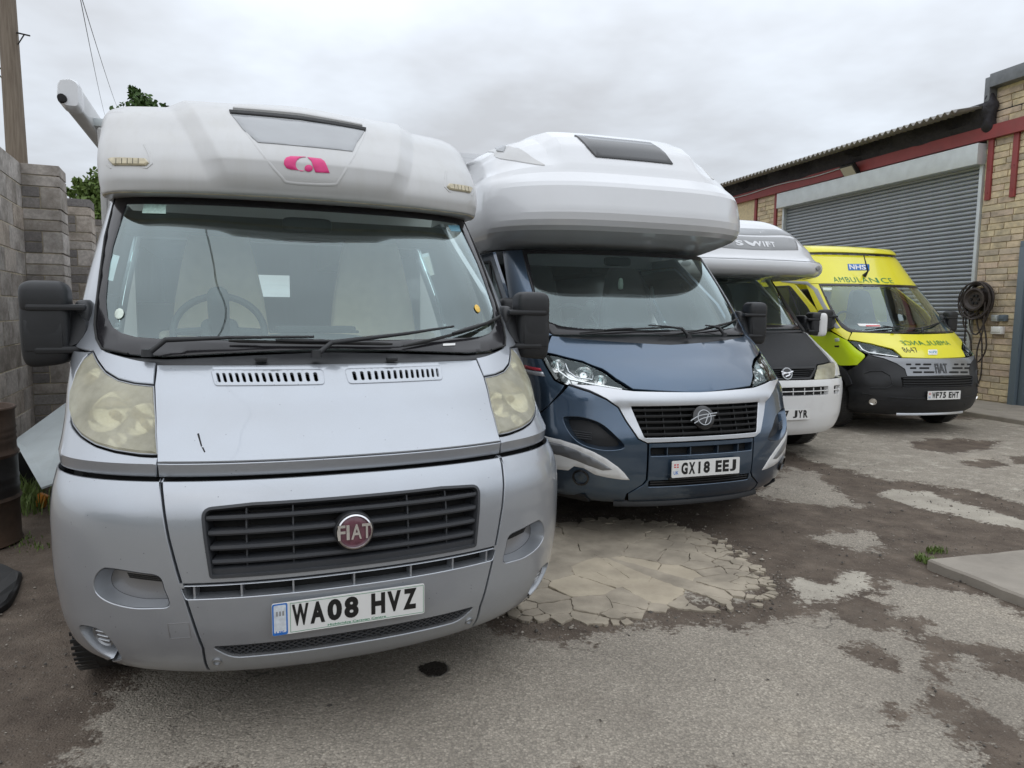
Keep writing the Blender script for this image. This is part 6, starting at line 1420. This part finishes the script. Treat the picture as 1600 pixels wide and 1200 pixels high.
    both(lambda f: lathe_on(K, f([(-q[0], q[1])])[0], [(.035, -.004), (.035, .008), (.026, .012), (0, .013)], 'marker_lamp', A['gelcoat_grey'], cap, 0, 20, 1.5, .8))
    hab_body(rt, 2.3, 6.8, 1.08, .42, 2.66, 'gelcoat'); wheels4(rt, (.93, 4.6), .84); interior(rt, S, [(-.42, 2.0, 1.05), (.46, 1.95, 1.05)], 'seat_grey', wheel_x=-.42); MB().box((0, 2.0, .40), (1.5, 2.2, .12)).build('chassis', A['void'], rt, 0)
van3()
# ------------------------------------------------------------------ 4: the ambulance
def van4():
    fr = Frame(5.487, 8.892, 15.38); A = M; T4 = T2[:-1]+[(2.0, -1.19, .900, .37, 2.5), (2.2, -1.365, .868, .36, 2.6), (2.36, -1.50, .835, .34, 2.7), (2.405, -1.54, .825, .34, 2.8), (2.415, -1.50, .82, .34, 2.8), (2.47, -1.535, .81, .34, 2.8), (2.52, -1.62, .785, .36, 2.8), (2.55, -1.78, .75, .40, 2.8), (2.565, -2.1, .72, .40, 2.8)]
    S = cab_skin(T4, fr); p = S.px; c4 = lambda *q: [(1190+x/3.75, 360+y/3.75) for x, y in q]
    rt = root('ambulance', 'yellow ambulance van with black bumper parked in front of the roller shutter', 'ambulance', tuple(fr.o), fr.psi); uc = S.ub(.925, .5); AR = .455
    panel(S, [(-1.5, .30), (1.5, .30), (1.5, .80), (1.35, .92), (1.35, 1.22), (-1.35, 1.22), (-1.35, .92), (-1.5, .80)], 'dark_gap_backing', A['void'], rt, -.10, .01, .08)
    ht = c4((507, 645), (560, 653), (640, 668), (700, 684), (765, 704), (818, 742)); hb = c4((740, 736), (640, 727), (605, 720), (560, 690)); hl = p(ht+hb)
    vb = p(c4((990, 750)))[0][1]; vt = p(c4((800, 607)))[0][1]; bt = p(c4((530, 595), (516, 625), (512, 640), (565, 648), (645, 663), (704, 678), (771, 698), (826, 745)))
    o = panel(S, half(vt, bt, vb), 'bonnet', A['yellow'], rt, 0, .02, .04, gap=.002, bump=lambda u, v: .010*np.clip((.60-np.abs(u))/.10, 0, 1)*np.clip((1.22-v)/.1, 0, 1)*np.clip((v-.98)/.06, 0, 1))
    tb = p(c4((833, 676), (1107, 676), (833, 649), (1107, 649))); text_skin(S, tb[0][0], tb[1][0], (tb[0][1]+tb[1][1])/2, (tb[2][1]+tb[3][1])/2, 'AMBULANCE', 'mirrored_lettering', A['amb_green'], o, .0118, 0., mirror=True, space=1.12)
    tb = p(c4((838, 720), (922, 718), (838, 690), (922, 688))); text_skin(S, tb[0][0], tb[1][0], (tb[0][1]+tb[1][1])/2, (tb[2][1]+tb[3][1])/2, '8647', 'fleet_number', A['plate_black'], o, .0118, 0., space=1.05)
    q = p(c4((973, 732), (1026, 732), (1026, 701), (973, 702))); st = flat_on(S, fillet(q, .008, 3), 'sticker', A['plate'], o, .0112, .03); um = (q[0][0]+q[1][0]+q[2][0]+q[3][0])/4; vm = (q[0][1]+q[2][1])/2; text_skin(S, um-.042, um+.042, vm-.016, vm+.016, 'AVP', 'sticker_letters', A['sticker_blue'], o, .0128, .02)
    def lamp(f):
        L = f(hl); t = recess(S, L, 'headlight', A['plastic_gloss'], A['void'], rt, .07, .84, -.004); panel(S, L, 'lens', A['glass_clear'], t, .004, .008, .04, bev=.003, gap=.002); sgn = 1 if L == hl else -1
        for c, r in (((1345, 544), .045), ((1367, 548), .055), ((1388, 553), .045)): q = p([c])[0]; lathe_on(S, (q[0]*sgn, q[1]), [(r, .0), (r*.75, -.025), (r*.4, -.035), (0, -.038)], 'reflector_bowl', A['steel'], t, -.014, 18)
        bar(S, f(p(c4((570, 668), (590, 695), (625, 712), (800, 738)))), rsec(.016, .008), 'light_strip', A['reflector'], t, -.012)
    both(lamp)
    # gunmetal grille panel with its slots and letters
    gp = p(c4((826, 749), (740, 741), (622, 728), (720, 752), (790, 780), (838, 812), (852, 855))); gb = p(c4((1040, 852)))[0][1]
    gpan = panel(S, half(vb-.004, gp, gb), 'grille_panel', A['gunmetal'], rt, .006, .03, .03, gap=.001)
    rows = [(785, [(845, 875), (898, 930), (945, 992)], [(1125, 1150), (1165, 1185), (1200, 1222)]), (807, [(868, 905), (922, 980)], [(1115, 1175), (1185, 1218)]), (831, [(885, 938), (948, 1010)], [(1096, 1152), (1162, 1205)])]
    for y, a, b in rows:
        for x0, x1 in a+b: flat_on(S, fillet(p(c4((x0, y+6), (x1, y+6), (x1, y-5), (x0, y-5))), .008, 3), 'grille_slot', A['void'], gpan, .0082, .03)
    tb = p(c4((1020, 838), (1090, 838), (1020, 780), (1090, 780))); text_skin(S, tb[0][0], tb[1][0], (tb[0][1]+tb[1][1])/2, (tb[2][1]+tb[3][1])/2, 'FIAT', 'maker_letters', A['plastic_gloss'], gpan, .012, .03)
    # black bumper
    lg0, lg1 = p(c4((1040, 862)))[0][1], p(c4((1040, 918)))[0][1]; lg = fillet([(-.50, lg0), (-.48, lg1), (.48, lg1), (.50, lg0)], .008, 3)
    arc = [(-a, b) for a, b in arch_pts(S, uc, AR, 195, 122)]; bs = p(c4((612, 735), (560, 790)))
    bo = [(gp[-1][0], gb-.004), gp[-1], gp[-2], gp[-3], gp[-4], (gp[2][0]-.004, gp[2][1]-.004), bs[1]]+arc[::-1]+[(-S.ub(.53, .3), .262), (-1.2, .25)]
    bm = panel(S, half(gb-.004, bo, .25), 'bumper', A['plastic'], rt, 0, .03, .04, holes=[lg], gap=.002, bump=lambda u, v: -.012*np.exp(-((np.abs(u)-.85)/.16)**4-((v-.74)/.09)**4)-.012*np.exp(-((v-.60)/.02)**2)*np.clip((np.abs(u)-.3)/.3, 0, 1))
    t = recess(S, lg, 'lower_grille', A['plastic'], A['void'], rt, .04, .98, -.002)
    for z in np.linspace(lg1+.012, lg0-.012, 4): bar(S, [(u, z) for u in np.linspace(-.47, .47, 15)], rsec(.012, .008), 'slat', A['plastic'], t, -.012)
    bar(S, [(u, .272) for u in np.linspace(-.50, .50, 21)], [(0, -.014), (.012, -.012), (.014, .010), (0, .012)], 'skid_strip', A['band'], rt, 0, n_up=(0, 0, 1))
    plate(rt, -.020, .520, 'WF75 EHT', .008, 0, 'gb'); q = p(c4((652, 1003)))[0]; both(lambda f: lathe_on(S, f([q])[0], [(.045, -.01), (.045, .010), (.036, .012), (.03, .0), (0, .002)], 'fog_lamp', A['reflector'], rt, .0, 24))
    def mould(f):
        bar(S, f(p(c4((600, 838), (640, 822), (705, 822), (752, 850), (768, 905), (735, 925), (640, 925)))), [(-.004, -.010), (.007, -.004), (.007, .004), (-.004, .010)], 'side_moulding', A['plastic'], bm, .0)
        bar(S, f(p(c4((590, 955), (640, 962), (760, 978), (860, 985), (960, 985)))), [(-.004, -.012), (.010, -.006), (.010, .006), (-.004, .012)], 'rubbing_strip', A['plastic'], bm, .0)
        bar(S, f(p(c4((600, 1010), (640, 985), (720, 995), (860, 1030)))), [(-.004, -.008), (.006, -.003), (.006, .003), (-.004, .008)], 'lower_moulding', A['plastic'], bm, .0)
    both(mould)
    # wings, lime flank, arch moulding
    def wing(f):
        w0 = p(c4((500, 643), (556, 695), (602, 726), (606, 738)))+bs[1:]; ar = [(-a, b) for a, b in arch_pts(S, uc, AR+.09, 40, 116)]
        panel(S, f([(-1.45, 1.30)]+w0+ar[::-1]+[(-2.12, .86), (-2.12, 1.30)]), 'wing', A['lime'], rt, 0, .02, .05, gap=.002); pts = arch_pts(S, uc, AR+.045, -8, 150, 26)
        bar(S, f([(-a, b) for a, b in pts]), [(-.03, -.05), (.02, -.045), (.026, 0), (.016, .045), (-.03, .05)], 'arch_moulding', A['plastic'], rt, 0); bar(S, f([(-a, b) for a, b in arch_pts(S, uc, AR, -5, 200, 30)]), rsec(.06, .03), 'arch_liner', A['plastic'], rt, -.06)
        flat_on(S, f(p(c4((428, 632), (455, 630), (458, 648), (432, 652)))), 'side_repeater', A['sticker_pale'], rt, .004); flat_on(S, f(p(c4((428, 674), (455, 674), (455, 684), (430, 684)))), 'badge_mark', A['void'], rt, .004)
    both(wing)
    wtop = 1.957; w, ws, sc = upper_cab(S, rt, p, A['yellow'], c4((337, 322), (372, 400), (405, 470), (440, 530), (468, 568), (500, 590)), c4((520, 597), (640, 606), (760, 609)), c4((524, 600), (512, 628), (505, 640), (498, 640)), c4((352, 335), (400, 430), (440, 500), (475, 545), (520, 575), (600, 588), (800, 592)), wtop, vt+.004, p(c4((800, 600)))[0][1], door_paint=A['yellow'])
    panel(S, [(-2.3, wtop+.003), (2.3, wtop+.003), (2.3, 2.402), (-2.3, 2.402)], 'roof_front', A['yellow'], rt, 0, .02, .05, gap=.001)
    lb = bar(S, [(u, 2.408) for u in np.linspace(-1.35, 1.35, 40)], [(-.03, -.018), (.022, -.014), (.024, .012), (-.03, .016)], 'light_bar', A['plastic_gloss'], rt, 0, n_up=(0, 0, 1))
    for u in np.linspace(-1.1, 1.1, 12): bar(S, [(u-.05, 2.408), (u, 2.408), (u+.05, 2.408)], [(.02, -.007), (.027, -.007), (.027, .007), (.02, .007)], 'lamp_cell', A['decal_grey'], lb, 0, n_up=(0, 0, 1))
    panel(S, [(-2.3, 2.424), (2.3, 2.424), (2.3, 2.562), (-2.3, 2.562)], 'roof_fairing', A['yellow'], rt, 0, .02, .05)
    q = p(c4((508, 235), (633, 235), (630, 198), (503, 197))); f = flat_on(S, q, 'blue_sign', A['nhs_blue'], rt, .003, .04); text_skin(S, q[0][0]+.035, q[1][0]-.035, q[0][1]+.016, q[2][1]-.016, 'NHS', 'sign_letters', A['plate'], f, .0048, .02, slant=.03)
    tb = p(c4((432, 312), (778, 312), (440, 280), (770, 282))); text_skin(S, tb[0][0], tb[1][0], (tb[0][1]+tb[1][1])/2+.012, (tb[2][1]+tb[3][1])/2+.010, 'AMBULANCE', 'roof_lettering', A['amb_green'], rt, .003, 0., space=1.12)
    a = at_skin(S, p(c4((600, 268)))[0], .01); MB().tube([a, a+np.array([0, -.06, .06]), a+np.array([-.02, .02, .30])], [.03, .012, .006], 8).build('aerial', A['plastic'], rt, 60)
    both(lambda f: flat_on(S, f(p(c4((330, 345), (365, 420), (410, 500), (462, 572), (436, 576), (385, 500), (345, 430), (305, 352), (262, 318), (115, 303), (115, 294), (270, 300)))), 'silver_strip', A['gelcoat_grey'], rt, .003, .04))
    flat_on(S, p(c4((360, 335), (412, 336), (410, 352), (362, 352))), 'permit_sticker', A['sticker_pale'], w, .001)
    flat_on(S, p(c4((560, 546), (690, 548), (700, 566), (575, 562))), 'dash_card', A['plate'], w, .001); flat_on(S, p(c4((610, 556), (690, 556), (694, 563), (612, 563))), 'dash_card_print', A['plate_red'], w, .003)
    wiper(rt, S, p(c4((770, 603)))[0], p(c4((760, 585)))[0], p(c4((700, 572)))[0], [p(c4((605, 588)))[0], p(c4((835, 568)))[0]]); wiper(rt, S, p(c4((940, 603)))[0], p(c4((930, 588)))[0], p(c4((980, 570)))[0], [p(c4((850, 590)))[0], p(c4((1055, 530)))[0]])
    mirror_unit(rt, -1, c=(1.055, .95, 1.44), size=(.17, .15, .30)); mirror_unit(rt, 1, c=(1.055, .95, 1.44), size=(.17, .15, .30))
    hab_body(rt, 2.60, 6.2, .97, .42, 2.545, 'yellow', open_front=(.4, .6, 1.9)); wheels4(rt, (.915, 4.5), .89, 'plastic'); interior(rt, S, [(-.42, 2.0, 1.05), (.46, 1.95, 1.05)], 'seat_grey'); MB().box((0, 2.0, .40), (1.5, 2.2, .12)).build('chassis', A['void'], rt, 0)
van4()
